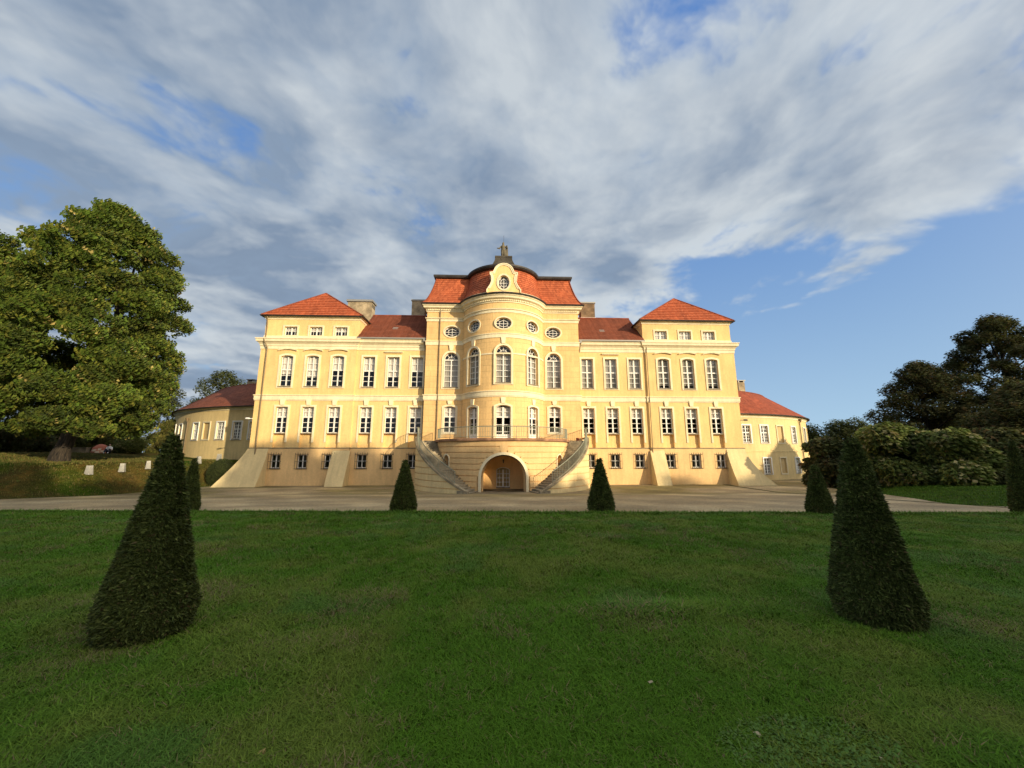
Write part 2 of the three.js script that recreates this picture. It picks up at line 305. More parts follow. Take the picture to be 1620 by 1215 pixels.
const lawnColor = (x, z, out) => {
  const n = fbm(x * 0.55 + 9, z * 0.55 + 4, 4), f = fbm(x * 2.2 + 19, z * 2.2 + 14, 3), straw = sstep(0.44, 0.66, n * 0.65 + f * 0.35);
  let r = mix(0.080, 0.110, straw), g = mix(0.170, 0.180, straw), b = mix(0.012, 0.020, straw);
  const bd = x < -24 ? bankDist(x, z) : -1;
  if (bd > 0) { const dry = sstep(0.30, 0.55, fbm(x * 0.35 + 3, z * 0.35 + 8, 4)) * 0.9; r = mix(r, 0.21, dry); g = mix(g, 0.15, dry); b = mix(b, 0.05, dry); }
  const bare = sstep(0.66, 0.76, fbm(x * 1.1 + 77, z * 1.1 + 12, 4)); r = mix(r, 0.13, bare * 0.7); g = mix(g, 0.10, bare * 0.7); b = mix(b, 0.05, bare * 0.7);
  out.push(r, g, b);
};
{
  const xs = gridLines(-40, 40, 0.8, -900, 900), zs = gridLines(-6, 44, 0.8, -1100, 500), p = [], c = [], uv = [], idx = [];
  for (const z of zs) for (const x of xs) { p.push(x, ground(x, z), z); uv.push(x, z); lawnColor(x, z, c); }
  for (let j = 0; j + 1 < zs.length; j++) for (let i = 0; i + 1 < xs.length; i++) { const a = j * xs.length + i, b = a + xs.length; idx.push(a, b, a + 1, b, b + 1, a + 1); }
  const g = new THREE.BufferGeometry(); g.setAttribute('position', new THREE.Float32BufferAttribute(p, 3)); g.setAttribute('uv', new THREE.Float32BufferAttribute(uv, 2)); g.setAttribute('color', new THREE.Float32BufferAttribute(c, 3)); g.setIndex(idx); g.computeVertexNormals();
  const t = part('lawn', g, M.terrain); thing(t, 'lawn', 'mown green lawn sloping gently down to the palace drive', 'lawn', null, 'structure');
}
const lawnEdge = (x) => 23.75 + 0.083 * x + (vnoise(x * 1.7, 3.3) - 0.5) * 0.10;
{ // gravel drive between lawn and palace, draped in strips
  const poly = []; for (let x = -120; x <= 120; x += 0.5) poly.push([x, lawnEdge(x)]);
  const jag = (q) => { const r = []; for (let i = 0; i + 1 < q.length; i++) { const n = Math.max(1, Math.round(Math.hypot(q[i + 1][0] - q[i][0], q[i + 1][1] - q[i][1]) / 0.5)); for (let k = 0; k < n; k++) { const x = mix(q[i][0], q[i + 1][0], k / n), z = mix(q[i][1], q[i + 1][1], k / n); r.push([x, z + (vnoise(x * 1.9 + 7, z * 1.9) - 0.5) * 0.35]); } } r.push(q.at(-1)); return r; };
  const right = jag([[120, 31], [30, 23.6], [23, 22.3], [22.4, 20.6], [25, 16.6], [28.4, 11], [30.5, 4], [38, -8]]), left = jag([[-26.2, -6], ...BANK.slice(2)]);
  const all = [...poly, ...right, ...left];
  const p = [], c = [], uv = [], idx = []; let base = 0;
  const cuts = (x) => { const z = []; for (let i = 0; i < all.length; i++) { const [ax, az] = all[i], [bx, bz] = all[(i + 1) % all.length]; if ((ax <= x) !== (bx <= x)) z.push(az + (bz - az) * (x - ax) / (bx - ax)); } return z.sort((a, b) => a - b); };
  const dx = 0.4; let prev = null;
  for (let x = -100.03; x < 100; x += dx) {
    const z = cuts(x);
    if (prev && prev.z.length === z.length) for (let k = 0; k + 1 < z.length; k += 2) {
      const n = Math.max(1, Math.ceil(Math.max(z[k + 1] - z[k], prev.z[k + 1] - prev.z[k]) / 0.8));
      for (let s = 0; s <= n; s++) for (const [X, Z] of [[prev.x, mix(prev.z[k], prev.z[k + 1], s / n)], [x, mix(z[k], z[k + 1], s / n)]]) {
        p.push(X, ground(X, Z) + 0.035, Z); uv.push(X, Z);
        const moss = sstep(0.40, 0.62, fbm(X * 0.16 + 20, Z * 0.55 + 3, 5)) * (1 - sstep(8, 17, Z)) * 0.9, wear = sstep(0.35, 0.7, fbm(X * 0.10 + 5, Z * 0.65 + 40, 4));
        c.push(mix(mix(0.66, 0.95, wear), 0.46, moss), mix(mix(0.52, 0.785, wear), 0.39, moss), mix(mix(0.31, 0.50, wear), 0.14, moss));
      }
      for (let s = 0; s < n; s++) { const a = base + s * 2; idx.push(a, a + 2, a + 1, a + 1, a + 2, a + 3); }
      base += (n + 1) * 2;
    }
    prev = { x, z };
  }
  const g = new THREE.BufferGeometry(); g.setAttribute('position', new THREE.Float32BufferAttribute(p, 3)); g.setAttribute('uv', new THREE.Float32BufferAttribute(uv, 2)); g.setAttribute('color', new THREE.Float32BufferAttribute(c, 3)); g.setIndex(idx); g.computeVertexNormals();
  thing(part('gravel_drive', g, M.gravel), 'gravel_drive', 'pale sandy gravel drive running between the lawn and the palace', 'drive', null, 'structure');
}

// ---------------------------------------------------------------- windows
const flat0 = flatMap(0);
function shapeGeo(pts, z) { const g = new THREE.ShapeGeometry(new THREE.Shape(pts.map((p) => new THREE.Vector2(...p)))); g.translate(0, 0, z); return g; }
// a window stands with its opening's foot at the origin, outer wall face at z = 0
function winTpl(o) {
  const h = { s: 0, w: o.w, y0: 0, y1: o.h, kind: o.kind, rise: o.rise }, z1 = -(o.set ?? 0.2), z0 = z1 - 0.07, F = new MB(), fw = o.fw ?? 0.07;
  ringGeo(flat0, outline(h), true, -fw, z0, z1, F);
  const spring = o.kind === 'round' ? o.h - o.w / 2 : o.kind === 'seg' ? o.h - o.rise : o.h, hw = o.w / 2 - fw * 0.5;
  const bar = (x0, x1, y0, y1, q = 0.015) => F.box(x0, x1, y0, y1, z0 + 0.012, z1 - q);
  if (o.kind === 'oval') {
    const c = o.h / 2, b = 0.022; bar(-hw, hw, c - b, c + b); bar(-b, b, fw / 2, o.h - fw / 2, 0.02);
    ringGeo(flat0, outline({ s: 0, w: o.w * 0.52, y0: o.h * 0.24, y1: o.h * 0.76, kind: 'oval' }), true, 0.04, z0 + 0.012, z1 - 0.018, F);
    for (const a of [0.7, 2.44, 3.84, 5.58]) { const m = new THREE.Matrix4().makeTranslation(0, c, 0).multiply(new THREE.Matrix4().makeScale(o.w, o.h, 1)).multiply(new THREE.Matrix4().makeRotationZ(a)); F.box(0.26, 0.47, -0.016, 0.016, z0 + 0.012, z1 - 0.022, m); }
  } else {
    const mu = o.mull ?? 0.065, tr = o.transom, topY = o.kind === 'round' ? spring : spring - fw * 0.3;
    bar(-mu, mu, fw * 0.5, topY, 0.0);
    if (tr) bar(-hw, hw, tr - 0.06, tr + 0.06, -0.005);
    const rows = (y0, y1, n) => { for (let i = 1; i < n; i++) { const y = mix(y0, y1, i / n); bar(-hw, hw, y - 0.024, y + 0.024); } };
    const lo = tr || topY; rows(fw, lo - (tr ? 0.06 : 0), o.rowsLow); if (tr && o.rowsUp > 1) rows(tr + 0.06, topY, o.rowsUp);
    if (o.cols) for (const s of [-1, 1]) { const x = s * (mu + hw) / 2; bar(x - 0.016, x + 0.016, fw * 0.5, topY, 0.02); }
    if (o.kind === 'round') {
      bar(-hw, hw, spring - 0.06, spring + 0.06, -0.005);
      const r = o.w / 2 - fw; for (const a of [0.9, 1.5708, 2.24]) F.box(0.2, r, -0.022, 0.022, z0 + 0.012, z1 - 0.015, new THREE.Matrix4().makeTranslation(0, spring, 0).multiply(new THREE.Matrix4().makeRotationZ(a)));
      const arc = []; for (let i = 0; i <= 10; i++) { const a = i / 10 * PI; arc.push([r * 0.5 * Math.cos(a), spring + r * 0.5 * Math.sin(a)]); } ringGeo(flat0, arc, false, 0.045, z0 + 0.012, z1 - 0.018, F);
    }
  }
  const t = { frame: F.geo(), glass: shapeGeo(outline(h), z0 + 0.035) };
  if (o.door) { const d = new MB(); for (const s of [-1, 1]) d.box(s > 0 ? 0.075 : -hw + 0.04, s > 0 ? hw - 0.04 : -0.075, 0.06, 0.5, z0 + 0.01, z1 - 0.012); t.door_panel = d.geo(); }
  if (o.surround) { // moulded frame on the wall face
    const q = outline(h), pts = o.legs ? [...q.slice(1), q[0]].map((p, i, A) => (i === 0 || i === A.length - 1 ? [p[0], o.legs] : p)) : q;
    t.surround = ringGeo(flat0, pts, !o.legs, o.surround, -0.02, 0.065).geo();
  }
  if (o.sill) t.sill = new MB().box(-o.w / 2 - 0.02, o.w / 2 + 0.02, -0.10, 0, z0, o.sill).geo();
  if (o.key) { const y = o.h + (o.surround || 0) - 0.02, k = o.key, m = new MB(), w0 = 0.17, w1 = 0.25, d = 0.13; m.hex([V(-w0, y, d), V(w0, y, d), V(w1, y + k, d), V(-w1, y + k, d), V(-w0, y, 0), V(w0, y, 0), V(w1, y + k, 0), V(-w1, y + k, 0)]); t.keystone = m.geo(); }
  if (o.hood) { // small projecting drip moulding above
    const y = o.h + o.surround + 0.28, w = o.w / 2 + o.surround + 0.12, m = new MB(), n = o.kind === 'seg' ? 8 : 1, f = (x) => y + (o.kind === 'seg' ? 0.16 * (1 - (x / w) ** 2) : 0);
    for (let i = 0; i < n; i++) { const a = mix(-w, w, i / n), b = mix(-w, w, (i + 1) / n); m.hex([V(a, f(a), 0.17), V(b, f(b), 0.17), V(b, f(b) + 0.11, 0.2), V(a, f(a) + 0.11, 0.2), V(a, f(a), 0), V(b, f(b), 0), V(b, f(b) + 0.11, 0), V(a, f(a) + 0.11, 0)]); }
    t.hood_moulding = m.geo();
  }
  if (o.grille) { const m = new MB(), w = o.w / 2 + 0.16, y1 = o.h + 0.18; for (const y of [-0.06, o.h * 0.5, o.h + 0.04]) m.box(-w, w, y - 0.015, y + 0.015, 0.10, 0.13); for (let i = 0; i <= 5; i++) { const x = mix(-w + 0.03, w - 0.03, i / 5); m.box(x - 0.012, x + 0.012, -0.1, y1 + (i % 2 ? 0.05 : 0), 0.13, 0.154); } for (const x of [-w, w - 0.03]) for (const y of [-0.06, o.h + 0.04]) m.box(x, x + 0.03, y - 0.014, y + 0.014, -0.05, 0.12); t.grille = m.geo(); }
  t.o = o; return t;
}
const MATS = { glass: 'glass', door_panel: 'white', surround: 'trim', sill: 'sill', keystone: 'trim', hood_moulding: 'trim', grille: 'iron' };
const wr = rng(91);
const foldGeo = new Map();
function curtainGeo(w, y0, y1, z) { // a gathered blind hanging inside the pane
  const k = [w, y0, y1, z].map((v) => v.toFixed(2)).join(); if (foldGeo.has(k)) return foldGeo.get(k);
  const m = new MB(), n = 12, f = (i) => z + 0.018 * Math.sin(i * 2.1) + 0.012 * Math.cos(i * 4.7); for (let i = 0; i < n; i++) { const a = mix(-w / 2, w / 2, i / n), b = mix(-w / 2, w / 2, (i + 1) / n); m.quad(V(a, y0, f(i)), V(b, y0, f(i + 1)), V(b, y1, f(i + 1)), V(a, y1, f(i))); }
  const g = m.geo(); foldGeo.set(k, g); return g;
}
function placeWindow(parent, t, pos, ry = 0, o = {}) {
  const w = part(t.o.door ? 'glazed_door' : 'window', t.frame, M.white, parent); w.position.copy(pos); w.rotation.y = ry;
  for (const k in MATS) if (t[k] && !(o.skip || []).includes(k)) part(k, t[k], M[(o.mats || {})[k] || MATS[k]], w);
  if (o.curtain) { const [a, b] = o.curtain; part('curtain', curtainGeo(t.o.w - 0.1, a, b, -(t.o.set ?? 0.2) - 0.17), o.grey ? M.curtainGrey : M.curtain, w); }
  return w;
}
const W = {
  ground: winTpl({ w: 1.2, h: 2.65, set: 0.22, transom: 1.62, rowsLow: 3, rowsUp: 2, surround: 0.19, legs: -0.95, key: 0.62, sill: 0.02, mull: 0.07 }),
  upper: winTpl({ w: 1.26, h: 3.25, kind: 'seg', rise: 0.13, set: 0.2, transom: 1.75, rowsLow: 3, rowsUp: 2, surround: 0.2, sill: 0.12, hood: 1, mull: 0.06 }),
  upperFlat: winTpl({ w: 1.26, h: 3.2, set: 0.2, transom: 1.72, rowsLow: 3, rowsUp: 2, surround: 0.19, sill: 0.12, mull: 0.06 }),
  upperHood: winTpl({ w: 1.26, h: 3.2, set: 0.2, transom: 1.72, rowsLow: 3, rowsUp: 2, surround: 0.19, sill: 0.12, mull: 0.06, hood: 1 }),
  attic: winTpl({ w: 1.32, h: 0.95, set: 0.16, rowsLow: 2, cols: 1, surround: 0.17, sill: 0.06, mull: 0.06 }),
  cellar: winTpl({ w: 0.94, h: 1.32, set: 0.22, rowsLow: 2, grille: 1, mull: 0.05, fw: 0.06, sill: 0.03 }),
  round: winTpl({ w: 1.5, h: 3.68, kind: 'round', set: 0.26, rowsLow: 5, surround: 0.2, key: 0.62, sill: 0.1, mull: 0.06 }),
  blockGround: winTpl({ w: 1.2, h: 2.65, kind: 'seg', rise: 0.14, set: 0.2, transom: 1.6, rowsLow: 3, rowsUp: 2, surround: 0.19, key: 0.4, mull: 0.07, sill: 0.06 }),
  door: winTpl({ w: 1.42, h: 3.25, kind: 'seg', rise: 0.17, set: 0.2, transom: 2.12, rowsLow: 3, rowsUp: 2, surround: 0.19, key: 0.56, mull: 0.09, door: 1 }),
  doorSide: winTpl({ w: 1.24, h: 3.2, kind: 'seg', rise: 0.14, set: 0.2, transom: 2.08, rowsLow: 4, rowsUp: 2, surround: 0.18, key: 0.56, mull: 0.08, door: 1 }),
  oval: winTpl({ w: 1.58, h: 1.14, kind: 'oval', set: 0.2, surround: 0.14, fw: 0.06 }),
  oxeye: winTpl({ w: 1.12, h: 1.46, kind: 'oval', set: 0.2, surround: 0.17, fw: 0.06 }),
  arch: winTpl({ w: 1.2, h: 1.75, kind: 'seg', rise: 0.2, set: 0.12, rowsLow: 4, cols: 1, fw: 0.06, mull: 0.06, sill: 0.05 }),
  gallery: winTpl({ w: 1.15, h: 2.0, set: 0.1, transom: 1.15, rowsLow: 3, rowsUp: 2, cols: 1, surround: 0.15, mull: 0.07, sill: 0.08 }),
};

// ---------------------------------------------------------------- the palace
const palace = thing(null, 'palace', 'long yellow baroque palace with red tiled roofs and a bowed central tower', 'palace');
const BOWR = 4.44, BOWC = 3.8 - BOWR, BOWA = Math.asin(4.2 / BOWR), XB = 8.05, ZB = 0.8, XP = 15.4, ZP = 0.12, XE = 25.3, BACK = -11;
const bowArc = []; for (let i = 0; i <= 30; i++) { const a = mix(-BOWA, BOWA, i / 30); bowArc.push([BOWR * Math.sin(a), BOWC + BOWR * Math.cos(a)]); }
const bowMap = arcMap(0, BOWC, BOWR), bowS = BOWA * BOWR;
const blockPath = [[-XB, BACK], [-XB, ZB], [-4.2, ZB], ...bowArc.slice(1, -1), [4.2, ZB], [XB, ZB], [XB, BACK]];
const wingPath = [[[-XE, BACK], [-XE, ZP], [-XP, ZP], [-XP, 0], [-XB + 0.01, 0]], [[XB - 0.01, 0], [XP, 0], [XP, ZP], [XE, ZP], [XE, BACK]]];
const wx = [[-22.48, -19.86, -17.24, -14.08, -11.54, -9.04], [22.7, 20.04, 17.34, 14.2, 11.63, 9.07]];

for (const side of [0, 1]) {
  const s = side ? 1 : -1, xs = wx[side], A = (a, b) => (s < 0 ? [-b, -a] : [a, b]);
  // walls: pavilion (slightly proud) and linking bay, plinth below
  const H = (x) => [{ s: x, w: 1.2, y0: 3.78, y1: 7.9 }];
  const up = (x, seg) => ({ s: x, w: 1.26, y0: 10.05, y1: seg ? 13.3 : 13.25, kind: seg ? 'seg' : 'rect', rise: 0.13 });
  part('wall', wallGeo(flatMap(ZP), ...A(XP, XE), 3.75, 15, xs.slice(0, 3).flatMap((x) => [...H(x), up(x, 1)]), { rev: 0.34 }), M.wall, palace);
  part('wall', wallGeo(flatMap(0), ...A(XB, XP), 3.75, 15, xs.slice(3).flatMap((x) => [...H(x), up(x, 0)]), { rev: 0.34 }), M.wall, palace);
  part('wall', new MB().quad(V(s * XP, 0, 0), V(s * XP, 0, ZP), V(s * XP, 15, ZP), V(s * XP, 15, 0)), M.wall, palace);
  part('side_wall', new MB().quad(V(s * XE, 0, ZP), V(s * XE, 0, BACK), V(s * XE, 15, BACK), V(s * XE, 15, ZP)), M.wall, palace);
  const cel = (x) => ({ s: x, w: 0.94, y0: 1.78, y1: 3.1 }), off = [0.36, 0.4, 0.37, 0.28, 0.25, 0.18].map((d) => (s < 0 ? -d * 0.35 : d * 0.25)), cx = xs.map((x, i) => x + off[i]);
  part('plinth', wallGeo(flatMap(ZP), ...A(XP, XE), -0.3, 3.75, cx.slice(0, 3).map(cel), { d: 0.06, rev: 0.36 }), M.plinth, palace);
  part('plinth', wallGeo(flatMap(0), ...A(XB - 0.02, XP), -0.3, 3.75, cx.slice(3).map(cel), { d: 0.06, rev: 0.36 }), M.plinth, palace);
  part('plinth_ledge', sweep(wingPath[side], [[0, 3.7], [0.10, 3.7], [0.10, 3.76], [0.0, 3.8]]), M.sill, palace);
  part('band_course', sweep(wingPath[side], [[0, 8.55], [0.06, 8.55], [0.06, 8.62], [0.09, 8.66], [0.09, 9.02], [0.15, 9.06], [0.15, 9.14], [0, 9.17]]), M.trim, palace);
  part('cornice', sweep(wingPath[side], [[0, 13.98], [0.05, 13.98], [0.05, 14.28], [0.10, 14.32], [0.12, 14.5], [0.25, 14.66], [0.38, 14.74], [0.40, 14.95], [0.46, 15.02], [0.46, 15.1], [0, 15.16]]), M.trim, palace);
  // windows, aprons and blank panels
  const hasCurtain = (i, f) => (f ? true : wr() > 0.15);
  xs.forEach((x, i) => {
    const z = i < 3 ? ZP : 0;
    part('apron_panel', new MB().box(x - 0.6, x + 0.6, 3.76, 5.16, z - 0.36, z - 0.28).box(x - 0.62, x + 0.62, 5.16, 5.26, z - 0.36, z - 0.1), M.wall, palace);
    placeWindow(palace, W.ground, V(x, 5.26, z), 0, { curtain: [1.66, 2.6] });
    const t = i < 3 ? W.upper : i === 4 ? W.upperHood : W.upperFlat;
    placeWindow(palace, t, V(x, 10.05, z), 0, { curtain: side ? (i > 2 ? [0.06, 3.1] : [0.35, 3.1]) : [[1.3, 1.0, 1.75, 1.75, 1.1, 1.75][i], 3.1], grey: side });
    placeWindow(palace, W.cellar, V(cx[i], 1.78, z + 0.06), 0);
  });
  // attic storey of the pavilion with hipped roof
  const ax = xs.slice(0, 3).map((x) => ({ s: x, w: 1.32, y0: 15.52, y1: 16.47 })), [a0, a1] = A(XP - 0.1, XE - 0.15);
  part('attic_wall', wallGeo(flatMap(0), a0, a1, 15.0, 17.5, ax, { rev: 0.25 }).quad(V(a0, 15, 0), V(a0, 15, -5), V(a0, 17.5, -5), V(a0, 17.5, 0)).quad(V(a1, 15, 0), V(a1, 15, -5), V(a1, 17.5, -5), V(a1, 17.5, 0)).quad(V(a0, 15, -5), V(a1, 15, -5), V(a1, 17.5, -5), V(a0, 17.5, -5)), M.wall, palace);
  const ap = [[a0, -5], [a0, 0], [a1, 0], [a1, -5]];
  part('attic_cornice', sweep(ap, [[0, 17.22], [0.06, 17.26], [0.10, 17.42], [0.22, 17.5], [0.24, 17.6], [0, 17.62]]), M.trim, palace);
  part('attic_base', sweep(ap, [[0.0, 15.46], [0.05, 15.46], [0.05, 15.1], [0.0, 15.1]]), M.trim, palace);
  for (const h of ax) placeWindow(palace, W.attic, V(h.s, h.y0, 0), 0, { curtain: side ? [0.04, 0.9] : [0.5, 0.9] });
  const e0 = a0 - 0.38, e1 = a1 + 0.38, zf = 0.4, zb = -5.2, ey = 17.62, top = V((a0 + a1) / 2, 21.2, -2.3);
  const rf = part('pavilion_roof', tileFace(V(e0, ey, zf), V(e1, ey, zf), top, top), M.roof, palace);
  part('roof_slope', tileFace(V(e1, ey, zf), V(e1, ey, zb), top, top), M.roof, rf); part('roof_slope', tileFace(V(e0, ey, zb), V(e0, ey, zf), top, top), M.roof, rf); part('roof_slope', tileFace(V(e1, ey, zb), V(e0, ey, zb), top, top), M.roof, rf);
  for (const c of [V(e0, ey, zf), V(e1, ey, zf), V(e0, ey, zb), V(e1, ey, zb)]) part('hip_ridge', tube([c.clone().add(V(0, 0.03, 0)), c.clone().lerp(top, 0.5).add(V(0, 0.05, 0)), top.clone().add(V(0, 0.04, 0))], 0.09, 0.09, 6), M.ridge, rf);
  part('gutter', sweep([[e0, zb], [e0, zf], [e1, zf], [e1, zb]], [[-0.05, ey - 0.09], [0.06, ey - 0.09], [0.1, ey + 0.0], [0.06, ey + 0.02], [-0.05, ey + 0.02]]), M.lead, rf);
  // linking roof
  const [l0, l1] = A(XB, XP - 0.08), ls = part('wing_roof', tileFace(V(l0, 15.2, 0.5), V(l1, 15.2, 0.5), V(l1, 19.25, -4), V(l0, 19.25, -4)), M.roofOld, palace);
  part('roof_slope', tileFace(V(l0, 15.2, -8.6), V(l1, 15.2, -8.6), V(l1, 19.25, -4), V(l0, 19.25, -4)), M.roofOld, ls);
  part('roof_ridge', tube([V(l0, 19.28, -4), V((l0 + l1) / 2, 19.29, -4), V(l1, 19.28, -4)], 0.11, 0.11, 7), M.ridge, ls);
  const [gu0, gu1] = A(XB, XP - 0.12);
  part('gutter', new MB().box(gu0, gu1, 15.1, 15.24, 0.44, 0.6), M.zinc, ls);
  const sx = s * 11.6 + (s < 0 ? -0.3 : -0.4); part('skylight', new MB().hex([V(sx - 0.28, 16.72, -1.12), V(sx + 0.28, 16.72, -1.12), V(sx + 0.28, 17.1, -1.55), V(sx - 0.28, 17.1, -1.55), V(sx - 0.28, 16.6, -1.2), V(sx + 0.28, 16.6, -1.2), V(sx + 0.28, 16.98, -1.63), V(sx - 0.28, 16.98, -1.63)]), M.zinc, ls);
  // chimney beside the block
  const ch = s < 0 ? [-10.85, -9.3] : [9.5, 11.2], c = part('chimney', new MB().box(ch[0], ch[1], 17.5, 21.2, -5.2, -4.0), side ? M.chimneyBrown : M.chimney, palace);
  part('chimney_cap', new MB().box(ch[0] - 0.09, ch[1] + 0.09, 21.2, 21.36, -5.29, -3.91), M.zinc, c);
  part('chimney_base', new MB().box(ch[0] - 0.06, ch[1] + 0.06, 18.6, 19.4, -5.26, -3.95), side ? M.white : M.zinc, c);
  // buttresses: one at the corner with flaring foot, one beside the attic line
  const b = new MB(), g0 = 0.0;
  { const x0 = s * 23.35, x1 = s * (XE + 0.05), n = 8, f = (t) => Math.pow(t, 1.25), q = (t) => ({ y: mix(3.7, -0.25, t), z: ZP + 0.08 + 1.75 * f(t), x: x1 + s * 2.3 * Math.pow(t, side ? 1.9 : 1.15), xi: x0 });
    for (let i = 0; i < n; i++) { const a = q(i / n), d = q((i + 1) / n); b.quad(V(a.xi, a.y, a.z), V(a.x, a.y, a.z), V(d.x, d.y, d.z), V(d.xi, d.y, d.z)); b.quad(V(a.x, a.y, a.z), V(a.x, a.y, -3), V(d.x, d.y, -3), V(d.x, d.y, d.z)); b.quad(V(a.xi, a.y, 0), V(a.xi, a.y, a.z), V(d.xi, d.y, d.z), V(d.xi, d.y, 0)); }
    part('buttress', b, M.buttress, palace); }
  { const x0 = s * 15.3, x1 = s * 17.3 * (s < 0 ? 0.985 : 0.97), xo = s * 0.0; part('buttress', new MB().quad(V(x0, 3.5, ZP + 0.08), V(x1, 3.5, ZP + 0.08), V(x1 + xo, -0.2, 1.7), V(x0 + xo, -0.2, 1.7)).tri(V(x0, 3.5, ZP + 0.08), V(x0, -0.2, 1.7), V(x0, -0.2, 0)).tri(V(x1, 3.5, ZP + 0.08), V(x1, -0.2, 1.7), V(x1, -0.2, 0)), M.buttress, palace); }
  // rainwater pipes
  const pipe = (x, z, y0, y1, r = 0.055) => part('rain_pipe', new THREE.CylinderGeometry(r, r, y1 - y0, 8).translate(x, (y0 + y1) / 2, z), M.pipe, palace);
  if (s < 0) { pipe(-24.55, ZP + 0.2, 0.2, 14.2); pipe(-8.22, 0.12, 4.4, 13.95); part('rain_pipe', tube([V(-24.9, 17.5, 0.3), V(-24.95, 16.6, 0.1), V(-24.95, 15.25, 0.15), V(-24.85, 14.95, 0.55), V(-24.6, 14.3, 0.45), V(-24.55, 14.0, ZP + 0.2)], 0.055), M.pipe, palace); pipe(-6.65, ZB + 0.12, 0.2, 18.3, 0.05); }
  else { pipe(15.55, ZP + 0.14, 0.2, 14.9, 0.042); }
  part('rain_pipe', tube([V(s * 8.35, 15.1, 0.5), V(s * 8.3, 14.6, 0.35), V(s * 8.22, 13.9, 0.12)], 0.06), M.pipe, palace);
  part('hopper', new MB().box(s * 8.3 - 0.13, s * 8.3 + 0.13, 14.85, 15.12, 0.35, 0.62), M.zinc, palace);
  // wall camera on the corner
  const cam = part('wall_camera', new THREE.CapsuleGeometry(0.09, 0.28, 4, 8).rotateZ(PI / 2).translate(s * (XE + 0.45), 6.7, 0.2), side ? M.iron : M.white, palace); part('bracket', new MB().box(s > 0 ? XE - 0.02 : -XE - 0.4, s > 0 ? XE + 0.4 : -XE + 0.02, 6.66, 6.72, 0.12, 0.18), side ? M.iron : M.white, cam);
}
{ // big slotted chimney behind the left pavilion
  const c = part('chimney', new MB().box(-19.6, -16.6, 18, 22.2, -8.4, -7.0), M.chimney, palace);
  part('chimney_cap', new MB().box(-19.75, -16.45, 22.2, 22.45, -8.55, -6.85), M.zinc, c);
  const m = new MB(); for (let i = 0; i < 5; i++) m.box(-16.61, -16.58, 21.5, 22.0, -8.2 + i * 0.25, -8.08 + i * 0.25); part('smoke_slot', m, M.dark, c);
}
{ // the rooms behind the windows
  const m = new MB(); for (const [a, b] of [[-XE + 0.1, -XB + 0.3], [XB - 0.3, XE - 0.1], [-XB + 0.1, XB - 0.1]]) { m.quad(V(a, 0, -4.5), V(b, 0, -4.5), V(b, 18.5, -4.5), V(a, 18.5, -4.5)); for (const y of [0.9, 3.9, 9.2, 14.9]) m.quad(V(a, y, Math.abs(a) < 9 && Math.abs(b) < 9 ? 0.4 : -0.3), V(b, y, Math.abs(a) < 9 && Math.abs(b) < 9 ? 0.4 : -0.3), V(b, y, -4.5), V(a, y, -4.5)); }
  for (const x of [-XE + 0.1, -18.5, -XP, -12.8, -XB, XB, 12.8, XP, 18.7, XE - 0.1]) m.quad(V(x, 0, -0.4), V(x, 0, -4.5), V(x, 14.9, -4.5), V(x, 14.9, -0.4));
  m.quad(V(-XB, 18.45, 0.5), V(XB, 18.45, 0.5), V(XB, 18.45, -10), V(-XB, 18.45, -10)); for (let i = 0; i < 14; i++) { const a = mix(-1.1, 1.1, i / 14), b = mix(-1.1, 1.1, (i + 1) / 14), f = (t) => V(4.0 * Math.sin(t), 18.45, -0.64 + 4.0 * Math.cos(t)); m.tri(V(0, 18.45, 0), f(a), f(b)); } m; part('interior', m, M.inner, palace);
  part('back_wall', new MB().quad(V(-XE, 0, BACK), V(XE, 0, BACK), V(XE, 15, BACK), V(-XE, 15, BACK)).quad(V(-XB, 15, BACK), V(XB, 15, BACK), V(XB, 22.6, BACK), V(-XB, 22.6, BACK)), M.wall, palace);
}
// ---- central block and bow
const blkX = [-5.40, 5.34];
for (const k of [0, 1]) {
  const x = blkX[k], [a, b] = k ? [4.2, XB] : [-XB, -4.2];
  const holes = [{ s: x, w: 1.2, y0: 5.3, y1: 7.95, kind: 'seg', rise: 0.14 }, { s: x, w: 1.5, y0: 9.92, y1: 13.6, kind: 'round' }, { s: x, w: 1.58, y0: 15.3, y1: 16.44, kind: 'oval' }];
  part('wall', wallGeo(flatMap(ZB), a, b, 0, 18.6, holes, { rev: 0.36 }), M.ashlar, palace);
  placeWindow(palace, W.blockGround, V(x, 5.3, ZB), 0, { curtain: [1.64, 2.5] });
  placeWindow(palace, W.round, V(x, 9.92, ZB), 0, { curtain: [0.1, 2.9], grey: 1 });
  placeWindow(palace, W.oval, V(x, 15.3, ZB));
  part('side_wall', new MB().quad(V(k ? XB : -XB, 0, ZB), V(k ? XB : -XB, 0, BACK), V(k ? XB : -XB, 18.6, BACK), V(k ? XB : -XB, 18.6, ZB)), M.ashlar, palace);
}
